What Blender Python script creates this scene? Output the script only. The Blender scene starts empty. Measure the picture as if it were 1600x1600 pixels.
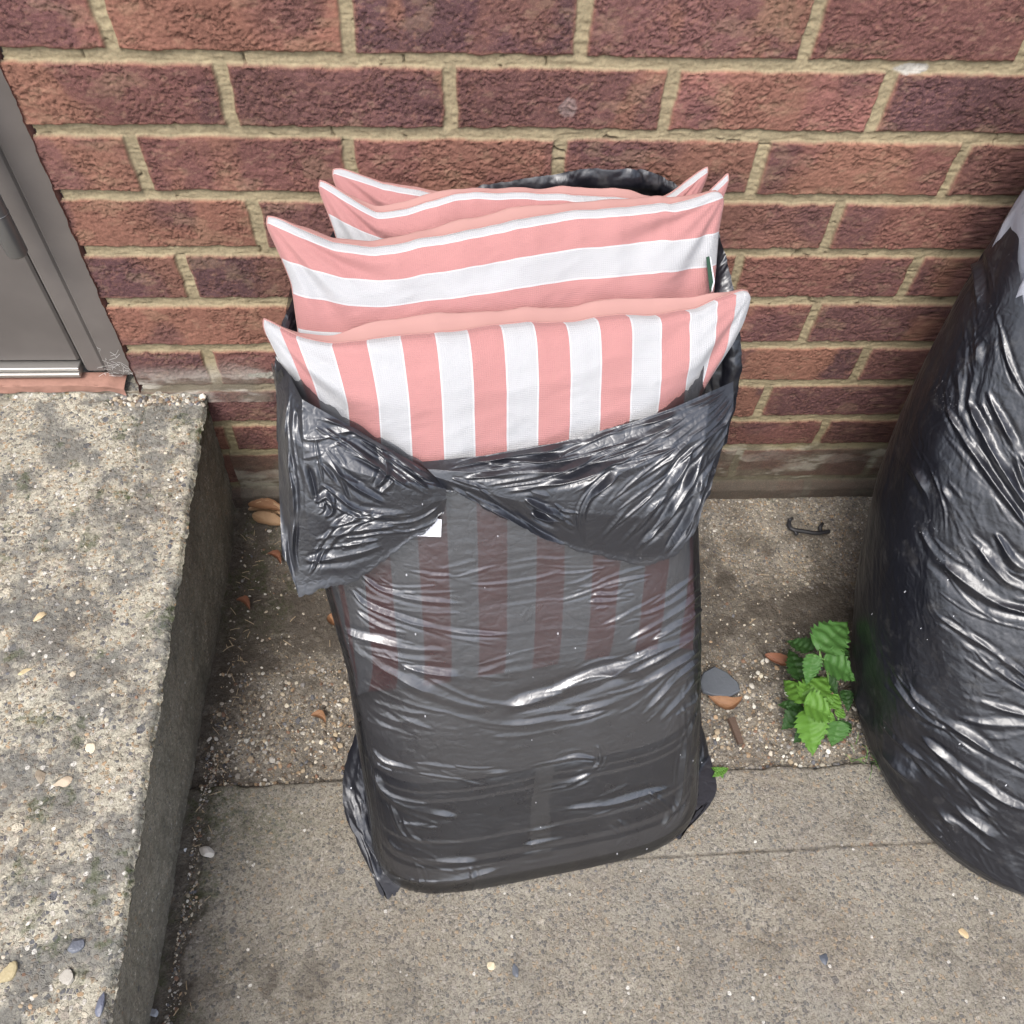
import bpy, math, random
import numpy as np
from mathutils import Vector, Matrix
random.seed(7); rng = np.random.default_rng(7)
SC = bpy.context.scene
COL = SC.collection

# ---------------------------------------------------------------- camera
FPX = 1351.5                       # focal length in pixels of the 1600 px photograph
CF = np.array([0.05706942, 0.58176728, -0.81135067])
CR = np.array([0.99825036, -0.04584352, 0.03734429])
CU = np.array([0.01546949, 0.81206231, 0.58336566])
CC = np.array([-0.11506, -0.859392, 1.15867])
cd = bpy.data.cameras.new("camera"); cam = bpy.data.objects.new("camera", cd); COL.objects.link(cam)
cd.sensor_fit = 'HORIZONTAL'; cd.sensor_width = 36; cd.lens = 36*FPX/1600
cd.clip_start = 0.02; cd.clip_end = 500
cam.matrix_world = Matrix(((CR[0], CU[0], -CF[0], CC[0]), (CR[1], CU[1], -CF[1], CC[1]), (CR[2], CU[2], -CF[2], CC[2]), (0, 0, 0, 1)))
SC.camera = cam
# ---------------------------------------------------------------- light
SUN_EL, SUN_AZ = math.radians(58), math.radians(200)      # azimuth clockwise from +Y
w = bpy.data.worlds.new("World"); SC.world = w; w.use_nodes = True
wt = w.node_tree; wt.nodes.clear()
wo = wt.nodes.new('ShaderNodeOutputWorld'); wb = wt.nodes.new('ShaderNodeBackground')
sk = wt.nodes.new('ShaderNodeTexSky'); sk.sky_type = 'NISHITA'; sk.sun_disc = False
sk.sun_elevation = SUN_EL; sk.sun_rotation = SUN_AZ; sk.dust_density = 4.0; sk.air_density = 1.0; sk.ozone_density = 1.0
hs = wt.nodes.new('ShaderNodeHueSaturation'); hs.inputs['Saturation'].default_value = 0.6
wt.links.new(sk.outputs[0], hs.inputs['Color']); wt.links.new(hs.outputs[0], wb.inputs['Color'])
wb.inputs['Strength'].default_value = 0.15
wt.links.new(wb.outputs[0], wo.inputs['Surface'])
sl = bpy.data.lights.new("sun", 'SUN'); sl.energy = 1.1; sl.angle = math.radians(25); sl.color = (1, 0.96, 0.9)
so = bpy.data.objects.new("sun", sl); COL.objects.link(so)
sd = Vector((math.sin(SUN_AZ)*math.cos(SUN_EL), math.cos(SUN_AZ)*math.cos(SUN_EL), math.sin(SUN_EL)))
so.rotation_euler = sd.to_track_quat('Z', 'Y').to_euler()
SC.view_settings.view_transform = 'Standard'; SC.view_settings.look = 'None'
SC.view_settings.gamma = 1; SC.view_settings.exposure = 1.05
SC.render.engine = 'CYCLES'
SC.cycles.transparent_max_bounces = 10; SC.cycles.max_bounces = 6; SC.cycles.diffuse_bounces = 3; SC.cycles.glossy_bounces = 3

# ---------------------------------------------------------------- measuring helpers
def on(x, y, ax, v):
    """photo pixel -> the point it shows on the world plane axis=v"""
    d = CF + CR*(x-800)/FPX - CU*(y-800)/FPX
    return CC + d*((v-CC[ax])/d[ax])
def toplane(x, y, o, n):
    d = CF + CR*(x-800)/FPX - CU*(y-800)/FPX
    return CC + d*(((o-CC) @ n)/(d @ n))
def project(W):
    d = W-CC; z = d @ CF
    return np.stack([800+FPX*(d @ CR)/z, 800-FPX*(d @ CU)/z], -1)

# ---------------------------------------------------------------- noise
_T = rng.random((256, 256))
def vn(x, y):
    xi = np.floor(x).astype(np.int64); yi = np.floor(y).astype(np.int64)
    fx = x-xi; fy = y-yi; fx = fx*fx*fx*(fx*(fx*6-15)+10); fy = fy*fy*fy*(fy*(fy*6-15)+10)
    a = _T[xi & 255, yi & 255]; b = _T[(xi+1) & 255, yi & 255]; c = _T[xi & 255, (yi+1) & 255]; d = _T[(xi+1) & 255, (yi+1) & 255]
    return (a*(1-fx)+b*fx)*(1-fy)+(c*(1-fx)+d*fx)*fy
def fbm(x, y, o=4, g=0.5):
    s = 0; a = 1; t = 0
    for i in range(o):
        s = s+a*vn(x*2**i+17.3*i, y*2**i+5.1*i); t += a; a *= g
    return s/t
def ridged(x, y, o=3, g=0.5):
    s = 0; a = 1; t = 0
    for i in range(o):
        s = s+a*(1-np.abs(2*vn(x*2**i+31.7*i, y*2**i+9.2*i)-1)); t += a; a *= g
    return s/t
def sm(a, b, x):
    t = np.clip((x-a)/(b-a), 0, 1); return t*t*(3-2*t)
def seg_dist(P, line):
    """distance of points P (n,2) to a polyline, and position 0..1 along it"""
    best = np.full(len(P), 1e9); par = np.zeros(len(P)); L = np.array(line, float)
    sl_ = np.r_[0, np.cumsum(np.linalg.norm(np.diff(L, axis=0), axis=1))]
    for i in range(len(L)-1):
        a = L[i]; d = L[i+1]-a; l2 = d @ d
        t = np.clip(((P-a) @ d)/l2, 0, 1)
        q = np.linalg.norm(P-a-t[:, None]*d, axis=1)
        m = q < best; best[m] = q[m]; par[m] = ((sl_[i]+t*math.sqrt(l2))/sl_[-1])[m]
    return best, par
def smooth_line(line, n=24):
    L = np.array(line, float)
    if len(L) < 3: return L
    P = np.vstack([2*L[0]-L[1], L, 2*L[-1]-L[-2]]); out = []
    k = max(3, n//(len(L)-1))
    for i in range(1, len(P)-2):
        for j in range(k):
            t = j/k
            out.append(.5*((2*P[i])+(-P[i-1]+P[i+1])*t+(2*P[i-1]-5*P[i]+4*P[i+1]-P[i+2])*t*t+(-P[i-1]+3*P[i]-3*P[i+1]+P[i+2])*t**3))
    out.append(L[-1]); return np.array(out)

# ---------------------------------------------------------------- mesh helpers
def tag(o, label=None, cat=None, group=None, kind=None):
    if label: o['label'] = label
    if cat: o['category'] = cat
    if group: o['group'] = group
    if kind: o['kind'] = kind
    return o
def thing(name, label, cat, loc=(0, 0, 0), group=None):
    o = bpy.data.objects.new(name, None); COL.objects.link(o); o.location = loc; o.empty_display_size = .05
    return tag(o, label, cat, group)
def raw_mesh(name, V, Fq, mat, parent=None, smooth=True, cols=None, uv=None):
    """V (n,3); Fq (m,3 or 4) int array or list of such arrays"""
    me = bpy.data.meshes.new(name); V = np.asarray(V, np.float32)
    if not isinstance(Fq, list): Fq = [Fq]
    Fq = [np.asarray(f, np.int32) for f in Fq if len(f)]
    nl = sum(f.size for f in Fq); nf = sum(len(f) for f in Fq)
    me.vertices.add(len(V)); me.vertices.foreach_set('co', V.ravel())
    me.loops.add(nl); me.polygons.add(nf)
    me.loops.foreach_set('vertex_index', np.concatenate([f.ravel() for f in Fq]))
    tot = np.concatenate([np.full(len(f), f.shape[1], np.int32) for f in Fq])
    me.polygons.foreach_set('loop_start', np.r_[0, np.cumsum(tot)[:-1]].astype(np.int32))
    me.update(calc_edges=True)
    me.polygons.foreach_set('use_smooth', np.full(nf, smooth))
    if cols is not None:
        for k, c in cols.items():
            ca = me.color_attributes.new(k, 'FLOAT_COLOR', 'POINT')
            cc = np.ones((len(V), 4), np.float32); cc[:, :3] = c; ca.data.foreach_set('color', cc.ravel())
    if uv is not None:
        ul = me.uv_layers.new(name='UVMap'); li = np.concatenate([f.ravel() for f in Fq])
        ul.data.foreach_set('uv', np.asarray(uv, np.float32)[li].ravel())
    me.materials.append(mat); me.validate(); me.update()
    o = bpy.data.objects.new(name, me); COL.objects.link(o)
    if parent is not None:
        o.parent = parent
        o.matrix_parent_inverse = Matrix.Translation(-Vector(parent.location))
    return o
def grid_faces(n, m, wrap=False, off=0):
    i = np.arange(n-1)[:, None]; j = np.arange(m if wrap else m-1)[None, :]
    j2 = (j+1) % m
    return np.stack([i*m+j, i*m+j2, (i+1)*m+j2, (i+1)*m+j], -1).reshape(-1, 4)+off
def grid_normals(P, wrap=False):
    du = np.gradient(P, axis=0)
    if wrap: dv = (np.roll(P, -1, 1)-np.roll(P, 1, 1))/2
    else: dv = np.gradient(P, axis=1)
    n = np.cross(dv, du); return n/(np.linalg.norm(n, axis=-1, keepdims=True)+1e-12)
class MB:
    """collects boxes, tubes and polygons that become ONE mesh"""
    def __init__(s): s.V = []; s.F3 = []; s.F4 = []; s.n = 0
    def add(s, V, F):
        V = np.asarray(V, float)
        for f in F: (s.F3 if len(f) == 3 else s.F4).append([k+s.n for k in f])
        s.V.append(V); s.n += len(V)
    def box(s, a, b, bev=0.0015):
        a = np.array(a, float); b = np.array(b, float); c = (a+b)/2; h = (b-a)/2; bev = min(bev, h.min()*.45)
        V = []; idx = {}
        for sx in (-1, 1):
            for sy in (-1, 1):
                for sz in (-1, 1):
                    S = np.array([sx, sy, sz])
                    for k in range(3):
                        p = h-bev; p = p.copy(); p[k] = h[k]; idx[(sx, sy, sz, k)] = len(V); V.append(c+S*p)
        F = []
        for k in range(3):
            u, v = (k+1) % 3, (k+2) % 3
            for sg in (-1, 1):
                q = []
                for su, sv in ((-1, -1), (1, -1), (1, 1), (-1, 1)):
                    S = [0, 0, 0]; S[k] = sg; S[u] = su; S[v] = sv; q.append(idx[(*S, k)])
                F.append(q if sg > 0 else q[::-1])
        for k in range(3):      # bevel strips along axis k
            u, v = (k+1) % 3, (k+2) % 3
            for su in (-1, 1):
                for sv in (-1, 1):
                    A = [0, 0, 0]; A[u] = su; A[v] = sv; B = A.copy(); A[k] = -1; B[k] = 1
                    q = [idx[(*A, u)], idx[(*B, u)], idx[(*B, v)], idx[(*A, v)]]
                    F.append(q if su*sv < 0 else q[::-1])
        for sx in (-1, 1):
            for sy in (-1, 1):
                for sz in (-1, 1):
                    q = [idx[(sx, sy, sz, k)] for k in range(3)]
                    F.append(q if sx*sy*sz > 0 else q[::-1])
        s.add(V, F)
    def tube(s, pts, rad, k=10, cap=True):
        pts = np.array(pts, float); n = len(pts); rad = np.broadcast_to(rad, (n,))
        T = np.gradient(pts, axis=0); T /= np.linalg.norm(T, axis=1, keepdims=True)+1e-12
        a = np.cross(T[0], [0.3, .2, .9]); a /= np.linalg.norm(a); V = []
        for i in range(n):
            a = a-T[i]*(a @ T[i]); a /= np.linalg.norm(a); b = np.cross(T[i], a)
            for j in range(k):
                t = 2*math.pi*j/k; V.append(pts[i]+rad[i]*(a*math.cos(t)+b*math.sin(t)))
        F = [[i*k+j, i*k+(j+1) % k, (i+1)*k+(j+1) % k, (i+1)*k+j] for i in range(n-1) for j in range(k)]
        if cap:
            V.append(pts[0]); V.append(pts[-1]); c0, c1 = n*k, n*k+1
            F += [[c0, (j+1) % k, j] for j in range(k)]+[[c1, (n-1)*k+j, (n-1)*k+(j+1) % k] for j in range(k)]
        s.add(V, F)
    def build(s, name, mat, parent=None, smooth=False, cols=None):
        return raw_mesh(name, np.vstack(s.V), [np.array(s.F4, np.int32).reshape(-1, 4), np.array(s.F3, np.int32).reshape(-1, 3)], mat, parent, smooth, cols)

# ---------------------------------------------------------------- material helpers
class NT:
    def __init__(s, name):
        s.m = bpy.data.materials.new(name); s.m.use_nodes = True; s.t = s.m.node_tree; s.t.nodes.clear()
        s.out = s.t.nodes.new('ShaderNodeOutputMaterial')
        s.b = s.t.nodes.new('ShaderNodeBsdfPrincipled'); s.t.links.new(s.b.outputs[0], s.out.inputs['Surface'])
    def n(s, typ, props=None, **ins):
        nd = s.t.nodes.new('ShaderNode'+typ)
        for k, v in (props or {}).items(): setattr(nd, k, v)
        for k, v in ins.items():
            key = int(k[1:]) if k[0] == '_' else k.replace('_', ' ')
            if isinstance(v, bpy.types.NodeSocket): s.t.links.new(v, nd.inputs[key])
            else: nd.inputs[key].default_value = v
        return nd
    def math(s, op, a, b=0.0, c=None):
        nd = s.n('Math', {'operation': op}, _0=a, _1=b)
        if c is not None:
            if isinstance(c, bpy.types.NodeSocket): s.t.links.new(c, nd.inputs[2])
            else: nd.inputs[2].default_value = c
        return nd.outputs[0]
    def mix(s, f, a, b, mode='MIX'):
        nd = s.t.nodes.new('ShaderNodeMix'); nd.data_type = 'RGBA'; nd.blend_type = mode
        for i, v in ((0, f), (6, a), (7, b)):
            if isinstance(v, bpy.types.NodeSocket): s.t.links.new(v, nd.inputs[i])
            else: nd.inputs[i].default_value = v if i == 0 else (*v, 1)[:4]
        return nd.outputs[2]
    def ramp(s, f, stops, interp='LINEAR'):
        nd = s.t.nodes.new('ShaderNodeValToRGB'); s.t.links.new(f, nd.inputs[0]); r = nd.color_ramp; r.interpolation = interp
        while len(r.elements) < len(stops): r.elements.new(.5)
        for e, (p, c) in zip(r.elements, stops):
            e.position = p; e.color = (*c, 1) if not isinstance(c, (int, float)) else (c, c, c, 1)
        return nd.outputs[0]
    def set(s, **k):
        for kk, v in k.items():
            kk = kk.replace('_', ' ')
            if isinstance(v, bpy.types.NodeSocket): s.t.links.new(v, s.b.inputs[kk])
            else: s.b.inputs[kk].default_value = (*v, 1) if isinstance(v, tuple) and len(v) == 3 else v
    def pos(s): return s.n('NewGeometry').outputs['Position']
    def noise(s, vec, scale, detail=3, rough=.55):
        return s.n('TexNoise', None, Vector=vec, Scale=scale, Detail=detail, Roughness=rough).outputs[0]
    def bump(s, h, strength, dist, normal=None):
        k = dict(Height=h, Strength=strength, Distance=dist)
        if normal is not None: k['Normal'] = normal
        return s.n('Bump', None, **k).outputs[0]

def plain(name, col, rough=.6, metal=0., spec=.5, bump=0, bscale=400, var=.0):
    s = NT(name); p = s.pos()
    if var:
        f = s.noise(p, bscale*.3, 4); c = s.mix(f, tuple(x*(1-var) for x in col), tuple(min(1, x*(1+var)) for x in col)); s.set(Base_Color=c)
    else: s.set(Base_Color=col)
    s.set(Roughness=rough, Metallic=metal); s.b.inputs['Specular IOR Level'].default_value = spec
    if bump: s.set(Normal=s.bump(s.noise(p, bscale, 3), bump, .001))
    return s.m

def concrete(name, matrix_a, matrix_b, stones, cell=330, big=110, stone_amt=.45, big_amt=.12, stain=None, stain_scale=9, stain_lo=.45, stain_hi=.62, speck=.6, bump=.6):
    """cement matrix with exposed aggregate; colour attribute 'zone': r dirt, g moss, b smooth cement"""
    s = NT(name); p = s.pos()
    z = s.n('Attribute', {'attribute_name': 'zone'}); sep = s.n('SeparateColor', None, Color=z.outputs['Color'])
    dirt, moss, smoo = sep.outputs[0], sep.outputs[1], sep.outputs[2]
    wv = s.n('TexNoise', None, Vector=p, Scale=160., Detail=2.)
    pv = s.n('VectorMath', {'operation': 'MULTIPLY_ADD'}, _0=wv.outputs['Color'], _1=(.004, .004, .004), _2=p).outputs[0]
    base = s.mix(s.ramp(s.noise(p, 14, 7, .7), [(.34, 0), (.66, 1)]), matrix_a, matrix_b)
    base = s.mix(s.ramp(s.noise(p, 330, 5, .75), [(.36, 0), (.52, 1)]), s.mix(.5, base, (0.03, .028, .025)), base)
    base = s.mix(s.math('MULTIPLY', s.ramp(s.noise(pv, 210, 5, .75), [(.54, 0), (.66, 1)]), .5), base, s.mix(.5, base, (.52, .48, .42)))
    rn = [(i/len(stones), c) for i, c in enumerate(stones)]
    v1 = s.n('TexVoronoi', None, Vector=pv, Scale=float(cell)); e1 = s.n('TexVoronoi', {'feature': 'DISTANCE_TO_EDGE'}, Vector=pv, Scale=float(cell))
    r1 = s.n('SeparateColor', None, Color=v1.outputs['Color'])
    m1 = s.math('MULTIPLY', s.math('LESS_THAN', r1.outputs[0], stone_amt), s.ramp(e1.outputs['Distance'], [(.04, 0), (.14, 1)]))
    base = s.mix(m1, base, s.ramp(r1.outputs[1], rn, 'CONSTANT'))
    v2 = s.n('TexVoronoi', None, Vector=pv, Scale=float(big)); r2 = s.n('SeparateColor', None, Color=v2.outputs['Color'])
    rad = s.math('MULTIPLY_ADD', r2.outputs[1], .3, .15)
    m2 = s.math('MULTIPLY', s.math('LESS_THAN', r2.outputs[0], big_amt), s.math('LESS_THAN', v2.outputs['Distance'], rad))
    m2 = s.math('MULTIPLY', m2, s.math('SUBTRACT', 1.0, smoo))
    base = s.mix(m2, base, s.ramp(r2.outputs[2], rn, 'CONSTANT'))
    v3 = s.n('TexVoronoi', None, Vector=pv, Scale=float(cell)*.55); r3 = s.n('SeparateColor', None, Color=v3.outputs['Color'])
    m3 = s.math('MULTIPLY', s.math('LESS_THAN', r3.outputs[0], .05*speck), s.math('LESS_THAN', v3.outputs['Distance'], .33))
    base = s.mix(m3, base, (.55, .53, .49))
    base = s.mix(s.math('MULTIPLY', s.ramp(s.noise(p, 420, 4, .7), [(.38, 1), (.47, 0)]), .5), base, (.04, .037, .032))
    if stain:
        f = s.ramp(s.noise(p, stain_scale, 8, .72), [(stain_lo, 0), (stain_hi, 1)])
        f = s.math('MULTIPLY', f, s.math('SUBTRACT', 1.0, s.math('MULTIPLY', m3, 1.0)))
        base = s.mix(s.math('MULTIPLY', f, .75), base, stain)
    pb = s.math('MULTIPLY', s.ramp(s.noise(s.n('Mapping', None, Vector=p, Location=(3., 1., 0.)).outputs[0], 55, 6, .7), [(.60, 0), (.68, 1)]), s.ramp(s.noise(p, 5, 3), [(.45, 0), (.6, 1)]))
    base = s.mix(s.math('MULTIPLY', pb, .6), base, (.48, .44, .37))
    br = s.ramp(s.noise(s.n('Mapping', None, Vector=p, Location=(7., 4., 0.)).outputs[0], 8, 6, .65), [(.48, 0), (.68, 1)])
    base = s.mix(s.math('MULTIPLY', br, .22), base, s.mix(.6, base, (.16, .105, .07)))
    # dirt in between
    dn = s.ramp(s.noise(p, 45, 6, .7), [(.33, 0), (.62, 1)])
    df = s.math('MINIMUM', s.math('MULTIPLY', dirt, s.math('MULTIPLY_ADD', dn, .8, .6)), 1.0)
    dcol = s.mix(s.noise(p, 900, 2), (.035, .030, .025), (.115, .098, .080))
    base = s.mix(s.math('MULTIPLY', df, .92), base, dcol)
    base = s.mix(s.math('MULTIPLY', moss, s.ramp(s.noise(p, 120, 5, .7), [(.42, 0), (.6, 1)])), base, (.045, .06, .018))
    s.set(Base_Color=base, Roughness=.92); s.b.inputs['Specular IOR Level'].default_value = .25
    h = s.math('ADD', s.math('MULTIPLY', m1, .4), s.math('ADD', s.math('MULTIPLY', m2, 1.0), s.noise(p, 420, 4, .7)))
    s.set(Normal=s.bump(h, bump, .0018))
    return s.m

STONES = [(.42, .36, .27), (.2, .19, .18), (.5, .47, .42), (.30, .235, .16), (.12, .12, .13), (.45, .4, .33), (.28, .25, .21), (.55, .5, .4), (.38, .27, .17), (.22, .2, .17)]
M = {}
M['slab'] = concrete('slab concrete', (.205, .186, .15), (.32, .296, .245), [(.17, .155, .135), (.27, .245, .21), (.14, .135, .13), (.24, .21, .17), (.31, .285, .25), (.20, .18, .155), (.12, .115, .11), (.26, .235, .2), (.30, .235, .165), (.22, .2, .175)], 270, 95, .62, .07, (.13, .127, .12), 7, .48, .8, .25, .9)
M['step'] = concrete('weathered step concrete', (.36, .335, .268), (.47, .445, .365), STONES, 240, 80, .55, .22, (.12, .12, .115), 16, .465, .55, 1.3, 1.0)
M['stepside'] = concrete('step side cement', (.29, .265, .21), (.36, .33, .27), STONES, 360, 110, .12, .03, (.12, .115, .095), 18, .45, .7, .3, .35)
M['ground'] = concrete('gritty ground', (.22, .195, .16), (.33, .30, .25), STONES, 300, 150, .6, .35, (.09, .08, .07), 20, .45, .7, .9, 1.0)

def brick_mat():
    s = NT('rustic brickwork'); p = s.pos()
    a = s.n('Attribute', {'attribute_name': 'col'}).outputs['Color']
    k = s.n('SeparateColor', None, Color=s.n('Attribute', {'attribute_name': 'mask'}).outputs['Color'])
    n1 = s.noise(p, 260, 6, .7); n2 = s.noise(p, 900, 3, .6)
    c = s.mix(s.math('MULTIPLY', s.ramp(n1, [(.3, 1), (.52, 0)]), .55), a, s.mix(.5, a, (.02, .012, .012)))
    c = s.mix(s.math('MULTIPLY', s.ramp(n2, [(.52, 0), (.75, 1)]), .3), c, (.42, .25, .17))
    s.set(Base_Color=c, Roughness=.9); s.b.inputs['Specular IOR Level'].default_value = .25
    s.set(Normal=s.bump(s.math('ADD', n1, s.math('MULTIPLY', n2, .5)), .5, .0016)); return s.m
M['brick'] = brick_mat()

def film(name, tint=.3, see=.8, rough=.22, dif=(.022, .022, .026), bs=260, coat=1.0, bmp=.17, vsc=70.):
    """thin black polythene: mostly absorbing, a little see-through, glossy on both sides"""
    s = NT(name); s.t.nodes.remove(s.b); p = s.pos()
    n = s.noise(s.n('Mapping', None, Vector=p, Scale=(1., 1., 1.)).outputs[0], bs, 4, .6)
    n2 = s.n('TexVoronoi', {'feature': 'DISTANCE_TO_EDGE'}, Vector=s.n('VectorMath', {'operation': 'MULTIPLY_ADD'}, _0=s.n('TexNoise', None, Vector=p, Scale=60.).outputs['Color'], _1=(.02, .02, .02), _2=p).outputs[0], Scale=vsc).outputs['Distance']
    h = s.math('ADD', s.math('MULTIPLY', n, .35), s.math('MULTIPLY', s.ramp(n2, [(0, 0), (.25, 1)]), .6))
    nr = s.bump(h, bmp, .0012)
    tr = s.n('BsdfTransparent', None, Color=(tint, tint, tint*1.02, 1))
    dust = s.ramp(s.noise(p, 35, 6, .7), [(.55, 0), (.8, 1)])
    dc = s.mix(s.math('MULTIPLY', dust, .35), dif, (.13, .125, .12))
    fk = s.n('TexVoronoi', None, Vector=s.n('Mapping', None, Vector=p, Scale=(1., 1., .35)).outputs[0], Scale=150.); fr_ = s.n('SeparateColor', None, Color=fk.outputs['Color'])
    fleck = s.math('MULTIPLY', s.math('LESS_THAN', fr_.outputs[0], .045), s.math('LESS_THAN', fk.outputs['Distance'], s.math('MULTIPLY', fr_.outputs[1], .16)))
    scuff = s.math('MULTIPLY', s.ramp(s.noise(s.n('Mapping', None, Vector=p, Scale=(1., 1., .5)).outputs[0], 320, 4, .75), [(.60, 0), (.68, 1)]), s.ramp(s.noise(p, 16, 3, .5), [(.60, 0), (.68, 1)]))
    mk = s.math('MAXIMUM', fleck, s.math('MULTIPLY', scuff, .5)); dc = s.mix(mk, dc, (.42, .43, .46))
    df = s.n('BsdfDiffuse', None, Color=dc, Normal=nr)
    m1 = s.n('MixShader', None, Fac=s.math('MAXIMUM', s.math('MULTIPLY', mk, .8), 1-see)); s.t.links.new(tr.outputs[0], m1.inputs[1]); s.t.links.new(df.outputs[0], m1.inputs[2])
    gl = s.n('BsdfGlossy', None, Color=(.95, .97, 1, 1), Roughness=s.math('MULTIPLY_ADD', s.noise(p, 25, 4), .22, rough-.03), Normal=nr)
    lw = s.n('LayerWeight', None, Blend=.5, Normal=nr)
    fr = s.math('MULTIPLY_ADD', s.math('POWER', lw.outputs['Facing'], 4.5), .16, .045)
    m2 = s.n('MixShader', None, Fac=s.math('MINIMUM', s.math('MULTIPLY', fr, coat), 1.0)); s.t.links.new(m1.outputs[0], m2.inputs[1]); s.t.links.new(gl.outputs[0], m2.inputs[2])
    s.t.links.new(m2.outputs[0], s.out.inputs['Surface']); return s.m
M['film'] = film('black polythene film', .44, .74, dif=(.010, .0103, .0145), coat=2.4)
M['film_flap'] = film('crinkled black polythene', .15, .2, .26, (.014, .015, .021), coat=2.2, bs=380, bmp=.22, vsc=95.)
M['film_dark'] = film('thick black polythene', .01, .02, .27, (.0075, .008, .012), coat=1.6)
M['film_clear'] = film('milky clear polythene', .85, .45, .2, (.5, .52, .60))

def stripes(name, axis, phase, pitch=.1275, tip=None):
    s = NT(name); uv = s.n('UVMap', {'uv_map': 'UVMap'}).outputs[0]; sp = s.n('SeparateXYZ', None, Vector=uv)
    u = sp.outputs[axis]
    x = s.math('FRACT', s.math('ADD', s.math('DIVIDE', s.math('SUBTRACT', u, phase), pitch), 8.0))
    pk = s.math('LESS_THAN', x, .5)
    # woven brighter edge of the white stripe
    d = s.math('ABSOLUTE', s.math('SUBTRACT', s.math('ABSOLUTE', s.math('SUBTRACT', x, .75)), .236))
    ed = s.math('LESS_THAN', d, .0135)
    if tip:
        pk = s.math('MULTIPLY', pk, s.math('MULTIPLY', s.math('GREATER_THAN', u, tip[0]), s.math('LESS_THAN', u, tip[1])))
        pass
    wv = s.n('TexWave', {'wave_type': 'BANDS', 'bands_direction': 'X'}, Vector=uv, Scale=70., Distortion=1.5, Detail=2.).outputs['Fac']
    wv2 = s.n('TexWave', {'wave_type': 'BANDS', 'bands_direction': 'Y'}, Vector=uv, Scale=70., Distortion=1.5, Detail=2.).outputs['Fac']
    wh = s.mix(s.noise(uv, 6, 4), (.365, .371, .388), (.405, .411, .428))
    pc = s.mix(s.noise(uv, 5, 4), (.365, .170, .168), (.41, .198, .192))
    c = s.mix(pk, s.mix(ed, wh, (.46, .47, .49)), pc)
    c = s.mix(s.math('MULTIPLY', s.math('MULTIPLY', wv, wv2), .25), c, s.mix(.6, c, (.2, .2, .2)))
    s.set(Base_Color=c, Roughness=.85); s.b.inputs['Specular IOR Level'].default_value = .2
    s.b.inputs['Sheen Weight'].default_value = .1
    s.set(Normal=s.bump(s.math('ADD', s.math('ADD', wv, wv2), s.noise(uv, 14, 5, .65)), .32, .0006)); return s.m
M['st_v'] = stripes('pink and white upright stripes', 0, .136, .1275, (.045, .945))
M['st_h'] = stripes('pink and white level stripes', 1, .0235, .1275)
M['st_h2'] = stripes('pink and white level stripes lower', 1, .026, .150)
M['peach'] = plain('plain peach fabric', (.375, .213, .195), .85, spec=.2, bump=.2, bscale=1500)

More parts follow.
